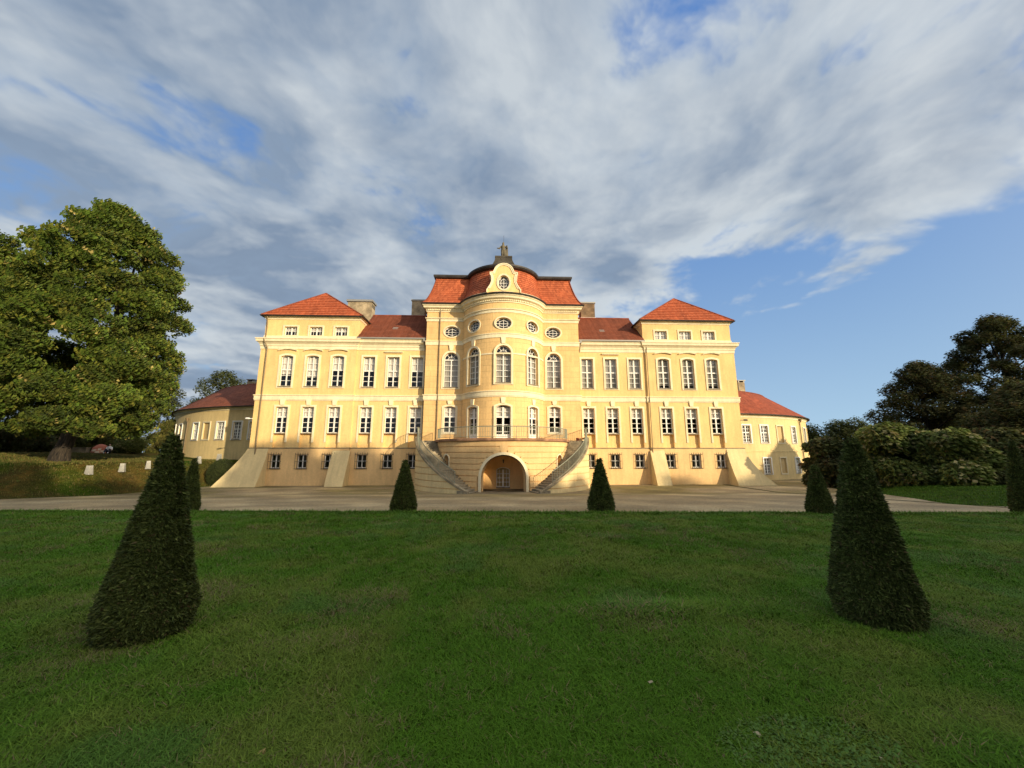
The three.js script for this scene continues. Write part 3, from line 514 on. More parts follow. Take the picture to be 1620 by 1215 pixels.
{
  const a = 0.735, holes = [], add = (q, t, h) => { holes.push({ s: q * BOWR, ...h }); };
  for (const q of [-a, 0, a]) { const dr = q ? { w: 1.24, y0: 4.5, y1: 7.7, kind: 'seg', rise: 0.14 } : { w: 1.42, y0: 4.5, y1: 7.75, kind: 'seg', rise: 0.17 }; add(q, 0, dr); add(q, 0, { w: 1.5, y0: 9.92, y1: 13.6, kind: 'round' }); add(q, 0, { w: 1.58, y0: 15.3, y1: 16.44, kind: 'oval' }); }
  part('bow_wall', wallGeo(bowMap, -bowS, bowS, 0, 18.6, holes, { step: 0.3, rev: 0.36 }), M.ashlar, palace);
  for (const q of [-a, 0, a]) {
    const at = (y) => V((BOWR - 0.03) * Math.sin(q), y, BOWC + (BOWR - 0.03) * Math.cos(q));
    placeWindow(palace, q ? W.doorSide : W.door, at(4.5), q, { curtain: [2.15, 3.05] }); placeWindow(palace, W.round, at(9.92), q, { curtain: [0.1, 2.9], grey: 1 }); placeWindow(palace, W.oval, at(15.3), q);
  }
}
const front = blockPath;
part('band_course', sweep(front, [[0, 8.55], [0.06, 8.55], [0.06, 8.62], [0.09, 8.66], [0.09, 9.02], [0.15, 9.06], [0.15, 9.14], [0, 9.17]]), M.trim, palace);
part('band_course', sweep(front, [[0, 14.38], [0.06, 14.38], [0.06, 14.72], [0.11, 14.76], [0.11, 14.84], [0, 14.86]]), M.trim, palace);
part('band_course', sweep(front, [[0, 16.98], [0.05, 16.98], [0.06, 17.22], [0.16, 17.28], [0.16, 17.36], [0, 17.4]]), M.trim, palace);
part('impost_band', sweep(bowArc, [[0, 12.72], [0.05, 12.72], [0.05, 12.86], [0, 12.87]]), M.trim, palace);
const corn = part('cornice', sweep(front, [[0, 18.0], [0.08, 18.02], [0.08, 18.14], [0.12, 18.3], [0.26, 18.36], [0.36, 18.42], [0.38, 18.58], [0.48, 18.66], [0.5, 18.76], [0, 18.8]]), M.trim, palace);
{ // dentils under the cornice
  const g = new MB().box(-0.045, 0.045, 18.16, 18.29, 0.06, 0.2).geo(), gs = [];
  const along = (p, ry) => gs.push(g.clone().applyMatrix4(new THREE.Matrix4().makeRotationY(ry).setPosition(p.x, 0, p.z)));
  for (const s of [-1, 1]) for (let x = 4.5; x < XB; x += 0.19) along(V(s * x, 0, ZB), 0);
  for (let t = -bowS + 0.1; t < bowS - 0.05; t += 0.19) along(bowMap(t, 0, 0), t / BOWR);
  const d = part('dentil_course', mergeGeometries(gs), M.trim, corn); d.userData.kind = 'stuff';
}
{ // mansard with concave foot, following block and bow
  const prof = [[0.56, 18.78], [0.34, 18.98], [0.06, 19.42], [-0.2, 20.05], [-0.42, 20.75], [-0.6, 21.45], [-0.76, 22.25]];
  const inset = (path, d) => { const q = offsetPath(path, d); if (d < 0) for (let i = 3; i < 32; i++) { const p = path[i], a = Math.atan2(p[0], p[1] - BOWC), R = BOWR + d * (1 + 0.55 * Math.cos(a * 1.25)); q[i] = [R * Math.sin(a), BOWC + R * Math.cos(a)]; } return q; };
  const r = part('mansard_roof', sweep(front, saw(prof, 0.3, 0.03), new MB(), inset), M.roof, palace);
  part('roof_edge', sweep(front, [[-0.8, 22.12], [-0.5, 22.2], [-0.42, 22.34], [-0.42, 22.5], [-0.56, 22.58], [-0.95, 22.62]], new MB(), inset), M.lead, r);
  part('gutter', sweep(front, [[0.42, 18.74], [0.58, 18.74], [0.64, 18.86], [0.58, 18.9], [0.5, 18.8]]), M.lead, r);
  const top = inset(front, -0.9), sh = new THREE.ShapeGeometry(new THREE.Shape(top.map((p) => new THREE.Vector2(p[0], -p[1])))); sh.rotateX(-PI / 2); sh.translate(0, 22.6, 0); part('roof_flat', sh, M.lead, r);
  for (const s of [-1, 1]) { const i = s < 0 ? 1 : front.length - 2, pts = prof.map(([d, y]) => { const q = offsetPath(front, d + 0.03)[i]; return V(q[0], y + 0.03, q[1]); }); part('hip_ridge', tube(pts, 0.07, 0.07, 6), M.ridge, r); }
}
{ // scrolled dormer front with oval eye above the bow
  const half = [[1.62, 18.85], [1.62, 19.12], [1.5, 19.3], [1.3, 19.62], [1.16, 19.98], [1.14, 20.4], [1.2, 20.66], [1.3, 20.78], [1.3, 20.92], [1.0, 20.96]]; const arc = []; for (let i = 1; i < 12; i++) { const a = i / 12 * PI; arc.push([0.92 * Math.cos(a), 21.02 + 0.86 * Math.sin(a)]); }
  const pts = [...half, ...arc, ...half.map(([x, y]) => [-x, y]).reverse()], z = BOWC + BOWR + 0.4;
  const sh = new THREE.Shape(pts.map((p) => new THREE.Vector2(...p))), hole = new THREE.Path(); hole.absellipse(0, 19.95, 0.56, 0.73, 0, 2 * PI, true); sh.holes.push(hole);
  const g = new THREE.ExtrudeGeometry(sh, { depth: 0.3, bevelEnabled: false, curveSegments: 20 }); g.translate(0, 0, z - 0.3);
  const d = part('dormer_front', g, M.wall, palace);
  part('coping_moulding', ringGeo(flatMap(z), pts, false, 0.1, -1.2, 0.1), M.trim, d);
  const inn = pts.slice(2, -2); part('scroll_moulding', ringGeo(flatMap(z), inn, false, -0.13, 0, 0.06), M.trim, d);
  part('dormer_cheek', new MB().box(-1.15, -1.05, 18.9, 20.8, z - 1.8, z - 0.31).box(1.05, 1.15, 18.9, 20.8, z - 1.8, z - 0.31), M.roofOld, d); part('dormer_dark_panel', new MB().box(-0.75, 0.75, 19.0, 20.9, z - 0.36, z - 0.31), M.inner, d);  // dark panel behind the oval eye, standing in for an unlit attic
  const blk = part('blocking_course', sweep(bowArc, [[0.45, 18.78], [0.5, 18.98], [0.3, 19.04], [0.0, 19.05]]), M.trim, d);
  placeWindow(palace, W.oxeye, V(0, 19.22, z));
}
// ---- statue on its plinth (rests on the roof: things of their own)
{
  const p = thing(null, 'statue_pedestal', 'dark stone pedestal with sloping sides on the palace roof', 'pedestal'); p.position.set(0, 22.56, 1.5);
  const m = new MB(), pr = [[1.42, 0], [1.14, 0.3], [0.96, 0.75], [0.86, 1.18]]; for (let i = 0; i < 3; i++) { const [a, y] = pr[i], [b, Y] = pr[i + 1], za = a * 0.75, zb = b * 0.75; m.quad(V(-a, y, za), V(a, y, za), V(b, Y, zb), V(-b, Y, zb)).quad(V(a, y, -za), V(-a, y, -za), V(-b, Y, -zb), V(b, Y, -zb)).quad(V(a, y, za), V(a, y, -za), V(b, Y, -zb), V(b, Y, zb)).quad(V(-a, y, -za), V(-a, y, za), V(-b, Y, zb), V(-b, Y, -zb)); }
  part('body', m, M.pedestal, p); part('cap', new MB().box(-0.92, 0.92, 1.18, 1.34, -0.68, 0.68), M.pedestal, p); part('panel', new MB().box(-0.3, 0.3, 0.25, 1.05, 0.6, 0.72), M.pedestal, p);
  const s = thing(null, 'statue', 'weathered standing statue of a robed figure on the rooftop pedestal', 'statue'); s.position.set(0, 23.9, 1.5);
  const B = [[V(-0.04, 0.86, 0), V(-0.04, 1.18, 0), 0.16, 0.19], [V(-0.03, 1.25, 0), V(-0.03, 1.36, 0.02), 0.08, 0.07], [V(-0.03, 1.46, 0.03), V(-0.02, 1.54, 0.03), 0.1, 0.09], [V(-0.12, 0.85, 0), V(-0.14, 0.45, 0.06), 0.13, 0.09], [V(-0.14, 0.45, 0.06), V(-0.14, 0.02, 0.0), 0.085, 0.07], [V(0.06, 0.85, 0), V(0.08, 0.45, 0), 0.14, 0.12], [V(0.08, 0.45, 0), V(0.1, 0.02, -0.04), 0.12, 0.1],
    [V(-0.22, 1.2, 0), V(-0.38, 1.0, 0.05), 0.075, 0.06], [V(-0.38, 1.0, 0.05), V(-0.56, 0.98, 0.12), 0.055, 0.05], [V(0.16, 1.2, 0), V(0.32, 1.05, 0.05), 0.08, 0.07], [V(0.32, 1.05, 0.05), V(0.3, 1.24, 0.1), 0.065, 0.06], [V(0.3, 0.3, -0.08), V(0.3, 1.1, -0.04), 0.14, 0.1], [V(0.16, 0.75, -0.1), V(0.28, 0.05, -0.12), 0.16, 0.2], [V(-0.06, 0.8, -0.12), V(0.02, 0.05, -0.14), 0.14, 0.16]];
  s.scale.setScalar(1.18); part('figure', body(B, 0.06, V(-0.75, -0.1, -0.75), V(0.75, 1.75, 0.75), 56), M.statue, s);
  part('base', new MB().box(-0.4, 0.45, 0.0, 0.08, -0.32, 0.26), M.statue, s);
  part('rod', new THREE.CylinderGeometry(0.012, 0.012, 0.75, 5).translate(0.02, 1.95, 0), M.iron, s);
}
// ---- terrace with arched vault, curved stairs and railings
{
  const R = 6.45, C = 1.0, P = arcMap(0, C, R), q = PI / 2 * R, arch = { s: 0, w: 3.8, y0: -0.3, y1: 3.12, kind: 'round' }, ns = 0.905 * R;
  const niches = [-ns, ns].map((s) => ({ s, w: 0.85, y0: 0.8, y1: 3.1, kind: 'round' }));
  const ter = part('terrace_wall', wallGeo(P, -q, q, -0.3, 4.3, [arch, ...niches], { step: 0.3, rev: 0.5, d: -0.09 }), M.plinth, palace);
  const big = { s: 0, w: 4.5, y0: -0.4, y1: 3.5, kind: 'round' }, nb = niches.map((n) => ({ ...n, w: 1.1, y1: 3.23 }));
  for (let i = 0; i < 9; i++) { const y0 = -0.04 + i * 0.485, y1 = y0 + 0.415; part('stone_course', wallGeo(P, -q, q, y0, Math.min(4.3, y1), [big, ...nb], { step: 0.3, rev: 0, lip: 0.09 }), M.plinth, ter); }
  part('archivolt', ringGeo(P, outline(arch, 34).slice(1).concat([outline(arch)[0]]), false, 0.22, -0.05, 0.06), M.trim, ter);
  for (let i = 0; i < 11; i++) { // wedge stones between archivolt and courses
    const a0 = mix(0.04, PI - 0.04, i / 11) + 0.016, a1 = mix(0.04, PI - 0.04, (i + 1) / 11) - 0.016, f = (r, a) => [r * Math.cos(a), 1.22 + r * Math.sin(a)], hh = i === 5 ? 2.75 : 2.29, m = new MB(), n = 4;
    for (let k = 0; k < n; k++) { const b0 = mix(a0, a1, k / n), b1 = mix(a0, a1, (k + 1) / n); m.quad(P(...f(2.1, b0), 0.006), P(...f(2.1, b1), 0.006), P(...f(hh, b1), 0.006), P(...f(hh, b0), 0.006)).quad(P(...f(hh, b0), 0.006), P(...f(hh, b1), 0.006), P(...f(hh, b1), -0.09), P(...f(hh, b0), -0.09)); }
    part('wedge_stone', m, M.plinth, ter);
  }
  for (const n of niches) { part('niche_moulding', ringGeo(P, outline(n).slice(1).concat([outline(n)[0]]), false, 0.11, -0.05, 0.03), M.trim, ter); const a = n.s / R; const b = part('niche_back', new MB().box(-0.5, 0.5, 0.6, 3.2, -0.05, 0), M.vault, ter); b.position.set((R - 0.52) * Math.sin(a), 0, C + (R - 0.52) * Math.cos(a)); b.rotation.y = a; }
  { // barrel vault behind the arch, with a window in its back wall
    const m = new MB(), z0 = 4.4, pts = outline({ s: 0, w: 3.62, y0: -0.1, y1: 3.03, kind: 'round' }, 24); for (let i = 1; i < pts.length; i++) { const a = pts[i], b = pts[(i + 1) % pts.length], zf = (x) => C + Math.sqrt((R - 0.5) ** 2 - x * x) + 0.42; m.quad(V(a[0], a[1], zf(a[0])), V(b[0], b[1], zf(b[0])), V(b[0], b[1], z0), V(a[0], a[1], z0)); }
    part('vault', m, M.vault, ter); part('vault_back', wallGeo(flatMap(z0), -1.9, 1.9, -0.1, 3.1, [{ s: 0, w: 1.2, y0: 0.25, y1: 2.0, kind: 'seg', rise: 0.2 }], { rev: 0.2 }), M.vault, ter);
    placeWindow(palace, W.arch, V(0, 0.25, z0), 0, { mats: {} });
    part('porch_floor', new MB().box(-1.8, 1.8, -0.1, 0.085, z0, 7.1), M.step, ter);
    part('porch_lantern', new THREE.CylinderGeometry(0.09, 0.05, 0.3, 6).translate(0, 2.55, 5.6), M.iron, ter);
  }
  { const sh = new THREE.Shape(); sh.moveTo(-R - 0.16, -0.75); for (let i = 0; i <= 48; i++) { const a = mix(-PI / 2, PI / 2, i / 48); sh.lineTo((R + 0.16) * Math.sin(a), -(C + (R + 0.16) * Math.cos(a))); } sh.lineTo(R + 0.16, -0.75);
    const g = new THREE.ExtrudeGeometry(sh, { depth: 0.17, bevelEnabled: true, bevelSize: 0.03, bevelThickness: 0.03, bevelSegments: 2 }); g.rotateX(-PI / 2); g.translate(0, 4.31, 0); part('terrace_slab', g, M.slab, palace); }
  const balGeo = new THREE.CylinderGeometry(0.016, 0.016, 0.9, 6), postGeo = new THREE.CylinderGeometry(0.026, 0.026, 1.02, 8);
  { // terrace railing
    const rr = R - 0.02, pts = []; for (let i = 0; i <= 40; i++) { const a = mix(-1.5, 1.5, i / 40); pts.push(V(rr * Math.sin(a), 5.5, C + rr * Math.cos(a))); }
    const rail = part('terrace_railing', tube(pts, 0.035, 0.035, 6, 80), M.rail, palace); part('bottom_rail', tube(pts.map((p) => V(p.x, 4.64, p.z)), 0.02, 0.02, 5, 80), M.rail, rail);
    const n = 126; for (let i = 0; i <= n; i++) { const a = mix(-1.5, 1.5, i / n), post = i % 14 === 0, b = part(post ? 'post' : 'baluster', post ? postGeo : balGeo, M.rail, rail); b.position.set(rr * Math.sin(a), post ? 4.99 : 5.07, C + rr * Math.cos(a)); }
  }
  const F0 = 0.36, F1 = 1.40, N = 26, RO = 8.45, TOP = 4.42;
  for (const s of [-1, 1]) {
    const st = part('outer_stair_wall', wallGeo(arcMap(0, C, RO, s), F0 * RO, 1.62 * RO, -0.3, 4.6, [], { step: 0.25, top: (v) => 0.22 + (TOP + 0.05) * clamp((v / RO - F0) / (F1 - F0)), rev: 0, d: -0.08 }), M.plinth, palace);
    const topAt = (a) => 0.20 + (TOP + 0.05) * clamp((a - F0) / (F1 - F0));
    for (let i = 0; i < 9; i++) { const y0 = -0.04 + i * 0.53; part('stone_course', wallGeo(arcMap(0, C, RO, s), F0 * RO, 1.62 * RO, y0, y0 + 0.465, [], { step: 0.25, top: (v) => topAt(v / RO) - 0.04, rev: 0, lip: 0.08 }), M.buttress, st); }
    { const A = arcMap(0, C, RO, s), m = new MB(), n = 36; // coping that climbs with the steps
      for (let i = 0; i < n; i++) { const a = mix(F0 - 0.02, 1.62, i / n), b = mix(F0 - 0.02, 1.62, (i + 1) / n), Q = (t, y, d) => A(t * RO, topAt(t) + y, d); m.hex([Q(a, -0.06, 0.06), Q(b, -0.06, 0.06), Q(b, 0.12, 0.06), Q(a, 0.12, 0.06), Q(a, -0.06, -0.3), Q(b, -0.06, -0.3), Q(b, 0.12, -0.3), Q(a, 0.12, -0.3)]); }
      part('stair_coping', m, M.coping, st); }
    { const m = new MB(), A = arcMap(0, C, RO, s); m.quad(A(F0 * RO, -0.2, 0), A(F0 * RO, -0.2, -0.28), A(F0 * RO, 0.24, -0.28), A(F0 * RO, 0.24, 0)); const e = 1.62 * RO; m.quad(A(e, -0.2, 0), A(e, -0.2, -1.6), A(e, 4.5, -1.6), A(e, 4.5, 0)); part('wall_end', m, M.buttress, st); }
    const stair = part('stair_soffit', (() => { const m = new MB(), n = 24; for (let i = 0; i < n; i++) { const a = mix(F0, F1, i / n), b = mix(F0, F1, (i + 1) / n), Q = (t, r) => V(s * r * Math.sin(t), Math.max(-0.2, TOP * (t - F0) / (F1 - F0) - 0.35), C + r * Math.cos(t)); m.quad(Q(a, R - 0.05), Q(b, R - 0.05), Q(b, RO - 0.2), Q(a, RO - 0.2)); } return m; })(), M.step, palace);
    for (let i = 0; i < N; i++) {
      const a = mix(F0, F1, i / N) - (i < 2 ? 0.02 : 0), b = mix(F0, F1, (i + 1) / N) + 0.006, y = TOP * (i + 1) / N, yb = y - TOP / N - 0.12, ri = R - 0.02, ro = RO - (i < 2 ? -0.12 : 0.28), Q = (t, r, h) => V(s * r * Math.sin(t), h, C + r * Math.cos(t)), mid = (a + b) / 2;
      const m = new MB(); m.hex([Q(a, ri, yb), Q(a, ro, yb), Q(a, ro, y), Q(a, ri, y), Q(b, ri, yb), Q(b, ro, yb), Q(b, ro, y), Q(b, ri, y)]);
      m.hex([Q(a - 0.005, ri, y - 0.05), Q(a - 0.005, ro, y - 0.05), Q(a - 0.005, ro, y + 0.004), Q(a - 0.005, ri, y + 0.004), Q(a + 0.01, ri, y - 0.05), Q(a + 0.01, ro, y - 0.05), Q(a + 0.01, ro, y + 0.004), Q(a + 0.01, ri, y + 0.004)]);
      part('step', m, M.step, stair);
    }
    { const m = new MB(), Q = (t, r, h) => V(s * r * Math.sin(t), h, C + r * Math.cos(t)); m.hex([Q(F1, R - 0.02, 4.1), Q(F1, RO - 0.28, 4.1), Q(F1, RO - 0.28, TOP), Q(F1, R - 0.02, TOP), Q(1.6, R - 0.02, 4.1), Q(1.6, RO - 0.28, 4.1), Q(1.6, RO - 0.28, TOP), Q(1.6, R - 0.02, TOP)]); part('landing', m, M.step, stair); }
    { // outer railing
      const rr = RO - 0.12, a0 = F0 + 0.13, a1 = 1.56, at = (a, h) => V(s * rr * Math.sin(a), topAt(a) + h, C + rr * Math.cos(a)), pts = []; for (let i = 0; i <= 26; i++) pts.push(at(mix(a0, a1, i / 26), 1.05));
      const rail = part('stair_railing', tube(pts, 0.032, 0.032, 6, 60), M.rail, palace); part('bottom_rail', tube(pts.map((p) => V(p.x, p.y - 0.85, p.z)), 0.018, 0.018, 5, 60), M.rail, rail);
      const n = 50; for (let i = 0; i <= n; i++) { const a = mix(a0, a1, i / n), post = i % 10 === 0, b = part(post ? 'post' : 'baluster', post ? postGeo : balGeo, M.rail, rail); b.position.copy(at(a, post ? 0.54 : 0.6)); }
      // short return rail across the landing's end
      const e = at(a1, 1.05), w = V(s * (XB + 0.03), e.y, 0.95); void w;
    }
  }
  part('flower_pot', new THREE.CylinderGeometry(0.17, 0.13, 0.32, 10).translate(7.5, 4.58, 1.45), std(lin(0.25, 0.06, 0.03)), palace);
}

// ---------------------------------------------------------------- curved galleries either side
function gallery(s, R, z0, label, floorY, wins, lows, pipeS, up = 0) {
  const G = thing(null, 'gallery_wing', label, 'building', 'curved galleries joining the palace'), P = arcMap(XE, z0 - R, R, s), S1 = 1.32 * R, mk = (w, y0, h, bw) => ({ s: w, w: bw, y0, y1: y0 + h });
  const EY = 7.9 + up, WY = 4.5 + up * 0.45, holes = [...wins.map(([w]) => mk(w, WY, 2.0, 1.15)), ...lows.map(([w]) => mk(w, 0.85, 1.8, 1.1))];
  part('wall', wallGeo(P, -1, S1, -0.3, EY - 0.2, holes, { step: 0.5, rev: 0.2 }), M.gallery, G);
  const path = []; for (let i = 0; i <= 60; i++) { const p = P(mix(-1, S1, i / 60), 0, 0); path.push([p.x, p.z]); } if (s < 0) path.reverse();
  part('eaves_cornice', sweep(path, [[0, EY - 0.48], [0.05, EY - 0.48], [0.07, EY - 0.3], [0.2, EY - 0.2], [0.26, EY - 0.06], [0, EY - 0.04]]), M.galleryTrim, G);
  if (floorY < 2) part('band_course', sweep(path, [[0, 3.38], [0.04, 3.38], [0.04, 3.5], [0, 3.52]]), M.gallery, G);
  const roof = part('roof', sweep(path, saw([[0.42, EY - 0.04], [-4.6, EY + 3.6]], 0.34, 0.035)), s < 0 ? M.roofOld : M.roofR, G); part('roof_slope', sweep(path, [[-9.6, EY], [-4.6, EY + 3.6]]), M.roofOld, roof);
  part('roof_ridge', sweep(path, [[-4.72, EY + 3.56], [-4.66, EY + 3.68], [-4.54, EY + 3.68], [-4.48, EY + 3.56]]), M.ridge, roof); part('gutter', sweep(path, [[0.36, EY - 0.14], [0.5, EY - 0.12], [0.52, EY - 0.02], [0.42, EY]]), M.lead, roof);
  part('back_wall', sweep(path, [[-9.2, -0.3], [-9.2, EY]]), M.gallery, G); part('interior', sweep(path, [[-2.6, 0], [-2.6, EY - 0.1]]), M.inner, G);
  for (const [list, y0, h] of [[wins, WY, 2.0], [lows, 0.85, 1.8]]) for (const [w, blind] of list) {
    const p = P(w, y0, 0.01), a = s * w / R, bw = y0 > 2 ? 1.15 : 1.1;
    if (blind) { const b = part('blind_window', new MB().box(-bw / 2, bw / 2, 0, h, -0.2, -0.12), M.blind, G); b.position.copy(p); b.rotation.y = a; part('surround', ringGeo(flat0, outline({ s: 0, w: bw, y0: 0, y1: h }), true, 0.15, -0.05, 0.06), M.galleryTrim, b); } else { const t = placeWindow(G, W.gallery, p, a, { mats: { surround: 'white' } }); if (h < 2) t.scale.y = 0.9; }
  }
  const pp = P(pipeS, 0, 0.12); part('rain_pipe', new THREE.CylinderGeometry(0.06, 0.06, 7.2 - floorY, 8).translate(pp.x, (7.2 + floorY) / 2, pp.z), M.pipe, G); const hp = P(pipeS, 7.4, 0.22); part('hopper', new THREE.CylinderGeometry(0.2, 0.08, 0.45, 8).translate(hp.x, hp.y, hp.z), M.pipe, G);
  const cp = P(s < 0 ? 11.5 : 10.6, 0, -5.2), c = part('chimney', new MB().box(-0.45, 0.45, 10.2, 12.9, -0.4, 0.4), M.chimney, G); c.position.set(cp.x, 0, cp.z); part('chimney_cap', new MB().box(-0.55, 0.55, 13.1, 13.2, -0.5, 0.5).box(-0.45, -0.3, 12.9, 13.1, -0.4, 0.4).box(0.3, 0.45, 12.9, 13.1, -0.4, 0.4), M.zinc, c);
  return G;
}
M.roofR = std(lin(0.46, 0.105, 0.045), { map: T.tile, roughness: 0.85 });
gallery(-1, 27, -6.3, 'low gallery wing half in shade beyond the big leafy tree', 2.3, [[3.9], [6.1], [8.6], [11.0, 1], [13.2], [17.6], [20.6], [24]], [], 15.2, 0.9);
gallery(1, 23, -4.5, 'low sunlit gallery wing with two rows of windows beside dark shrubs', 0, [[3.7], [6.35], [9.15, 1], [12.3], [16.6], [20.2, 1]], [[6.3], [9.1, 1], [12.4]], 14.4);

// ---------------------------------------------------------------- foliage
function leafCluster(seed, n, rad, len, wid, droop = 0.5) {
  const r = rng(seed), m = new MB(), q = new THREE.Quaternion(), e = new THREE.Euler();
  for (let i = 0; i < n; i++) {
    const p = V(r() - 0.5, (r() - 0.5) * 0.8, r() - 0.5).multiplyScalar(2 * rad); e.set(-droop + (r() - 0.5) * 0.9, r() * 2 * PI, (r() - 0.5) * 1.0, 'YXZ'); q.setFromEuler(e);
    const L = len * (0.7 + 0.6 * r()), w = wid * (0.7 + 0.6 * r()), f = (x, y, z) => V(x, y, z).applyQuaternion(q).add(p);
    m.quad(f(0, 0, 0), f(w / 2, -0.12 * L, -L * 0.5), f(0, -0.04 * L, -L), f(-w / 2, -0.12 * L, -L * 0.5), [0, 0], [1, 0], [1, 1], [0, 1]);
  }
  return m.geo();
}
const tmpM = new THREE.Matrix4(), tmpQ = new THREE.Quaternion(), tmpE = new THREE.Euler(), tmpC = new THREE.Color();
function scatter(name, geo, mat, list, parent) { // list: [pos, euler, scale, color]
  const im = new THREE.InstancedMesh(geo, mat, list.length); im.name = name; im.castShadow = im.receiveShadow = true;
  list.forEach(([p, e, s, c], i) => { tmpQ.setFromEuler(e); im.setMatrixAt(i, tmpM.compose(p, tmpQ, typeof s === 'number' ? V(s, s, s) : s)); im.setColorAt(i, tmpC.setRGB(c[0], c[1], c[2])); });
  if (parent) parent.add(im); return im;
}
function pick(pal, r) { let t = r() * pal.reduce((a, c) => a + c[3], 0); for (const c of pal) if ((t -= c[3]) <= 0) { const v = 0.75 + 0.5 * r(); return [c[0] * v, c[1] * v * (0.94 + 0.12 * r()), c[2] * v]; } return pal[0]; }
function crownList(lobes, count, size, pal, seed, inner = 0.62) {
  const r = rng(seed), list = [], tot = lobes.reduce((a, l) => a + l[3] * l[3], 0); let guard = 0;
  while (list.length < count && guard++ < count * 6) {
    let t = r() * tot, L = lobes[0]; for (const l of lobes) { t -= l[3] * l[3]; if (t <= 0) { L = l; break; } }
    const u = r() * 2 - 1, a = r() * 2 * PI, c = Math.sqrt(1 - u * u), d = V(c * Math.cos(a), u, c * Math.sin(a)); if (d.y < -0.35 && r() < 0.55) continue;
    const k = L[3] * (0.62 + 0.46 * Math.pow(r(), 0.8)), p = V(L[0] + d.x * k, L[1] + d.y * k * (L[4] || 0.8), L[2] + d.z * k);
    let deep = false; for (const l of lobes) if (l !== L) { const dx = p.x - l[0], dy = (p.y - l[1]) / (l[4] || 0.8), dz = p.z - l[2]; if (dx * dx + dy * dy + dz * dz < (l[3] * inner) ** 2) { deep = true; break; } }
    if (deep) continue;
    const yaw = Math.atan2(-d.x, -d.z); list.push([p, new THREE.Euler((r() - 0.5) * 0.7, yaw + (r() - 0.5) * 1.4, (r() - 0.5) * 0.7, 'YXZ'), size * (0.7 + 0.6 * r()), pick(pal, r).map((c) => c * (L.tone ??= 0.72 + 0.5 * r()))]);
  }
  return list;
}
function envelope(n, y0, y1, radius, lobeR, seed, cx = 0, cz = 0, core = 0.25, squash = 0.8) {
  const r = rng(seed), out = []; for (let i = 0; i < n; i++) { const t = (i + 0.5) / n, y = mix(y0, y1, t), R = radius(t), a = i * 2.39996 + r() * 0.8, k = Math.sqrt(core + (1 - core) * r()), q = lobeR * (0.75 + 0.5 * r()) * (0.65 + 0.35 * clamp(R / radius(0.4))); out.push([cx + Math.max(0, R - q * 0.7) * k * Math.cos(a), y, cz + Math.max(0, R - q * 0.7) * k * Math.sin(a), q, squash]); } return out;
}
function woody(g, height, r0, lobes, seed, nl = 9, lean = [0, 0]) {
  const r = rng(seed), top = V(lean[0], height, lean[1]), mid = V(lean[0] * 0.4 + (r() - 0.5) * 0.5, height * 0.5, lean[1] * 0.4 + (r() - 0.5) * 0.5);
  const flare = tube([V(0, -0.3, 0), V(0, 0.5, 0), V(mid.x * 0.2, 1.4, mid.z * 0.2)], r0 * 1.5, r0 * 0.95, 12); part('trunk', mergeGeometries([flare, tube([V(mid.x * 0.2, 1.2, mid.z * 0.2), mid, top], r0, r0 * 0.3, 10)]), M.bark, g);
  const base = V(mid.x * 0.2, 1.2, mid.z * 0.2), on = (y) => (y < mid.y ? base.clone().lerp(mid, clamp((y - base.y) / (mid.y - base.y))) : mid.clone().lerp(top, clamp((y - mid.y) / (top.y - mid.y))));
  for (let i = 0; i < nl; i++) { const L = lobes[Math.floor((i + r()) / nl * lobes.length)], e = V(L[0], L[1], L[2]), s = on(clamp(e.y - 1.2 - Math.hypot(e.x, e.z) * 0.45, 1.6, height * 0.96)); if (s.distanceTo(e) < 0.8 || Math.hypot(e.x - s.x, e.z - s.z) > 5.2) continue; part('limb', tube([s, s.clone().lerp(e, 0.5).add(V((r() - 0.5) * 0.8, 0.2 + r() * 0.5, (r() - 0.5) * 0.8)), e], r0 * 0.34, 0.04, 7), M.bark, g); }
}
const LEAF = [leafCluster(11, 7, 0.30, 0.34, 0.20, 0.55), leafCluster(12, 7, 0.34, 0.30, 0.13, 0.2), leafCluster(13, 8, 0.5, 0.62, 0.40, 0.45), leafCluster(14, 8, 0.26, 0.26, 0.10, 0.1)];
const PAL = {
  lime: [[0.095, 0.15, 0.018, 6], [0.14, 0.18, 0.024, 4], [0.20, 0.21, 0.03, 2], [0.55, 0.45, 0.15, 0.16]],
  dark: [[0.070, 0.085, 0.022, 5], [0.095, 0.095, 0.026, 3], [0.15, 0.10, 0.035, 1]],
  shrub: [[0.12, 0.16, 0.032, 5], [0.18, 0.20, 0.045, 3], [0.38, 0.34, 0.15, 0.9]],
  olive: [[0.17, 0.17, 0.036, 4], [0.23, 0.20, 0.05, 2], [0.11, 0.135, 0.027, 3]],
  back: [[0.08, 0.10, 0.025, 4], [0.11, 0.125, 0.03, 3]],
};
function tree(name, label, group, x, z, o) {
  const g = thing(null, name, label, 'tree', group); g.position.set(x, ground(x, z), z);
  woody(g, o.trunkH, o.r, o.lobes, o.seed, o.limbs ?? 9, o.lean); const c = scatter('crown', LEAF[o.leaf ?? 0], M.leaf, crownList(o.lobes, o.n, o.size ?? 1, PAL[o.pal], o.seed + 1, o.inner), g); c.userData.kind = 'stuff'; return g;
}
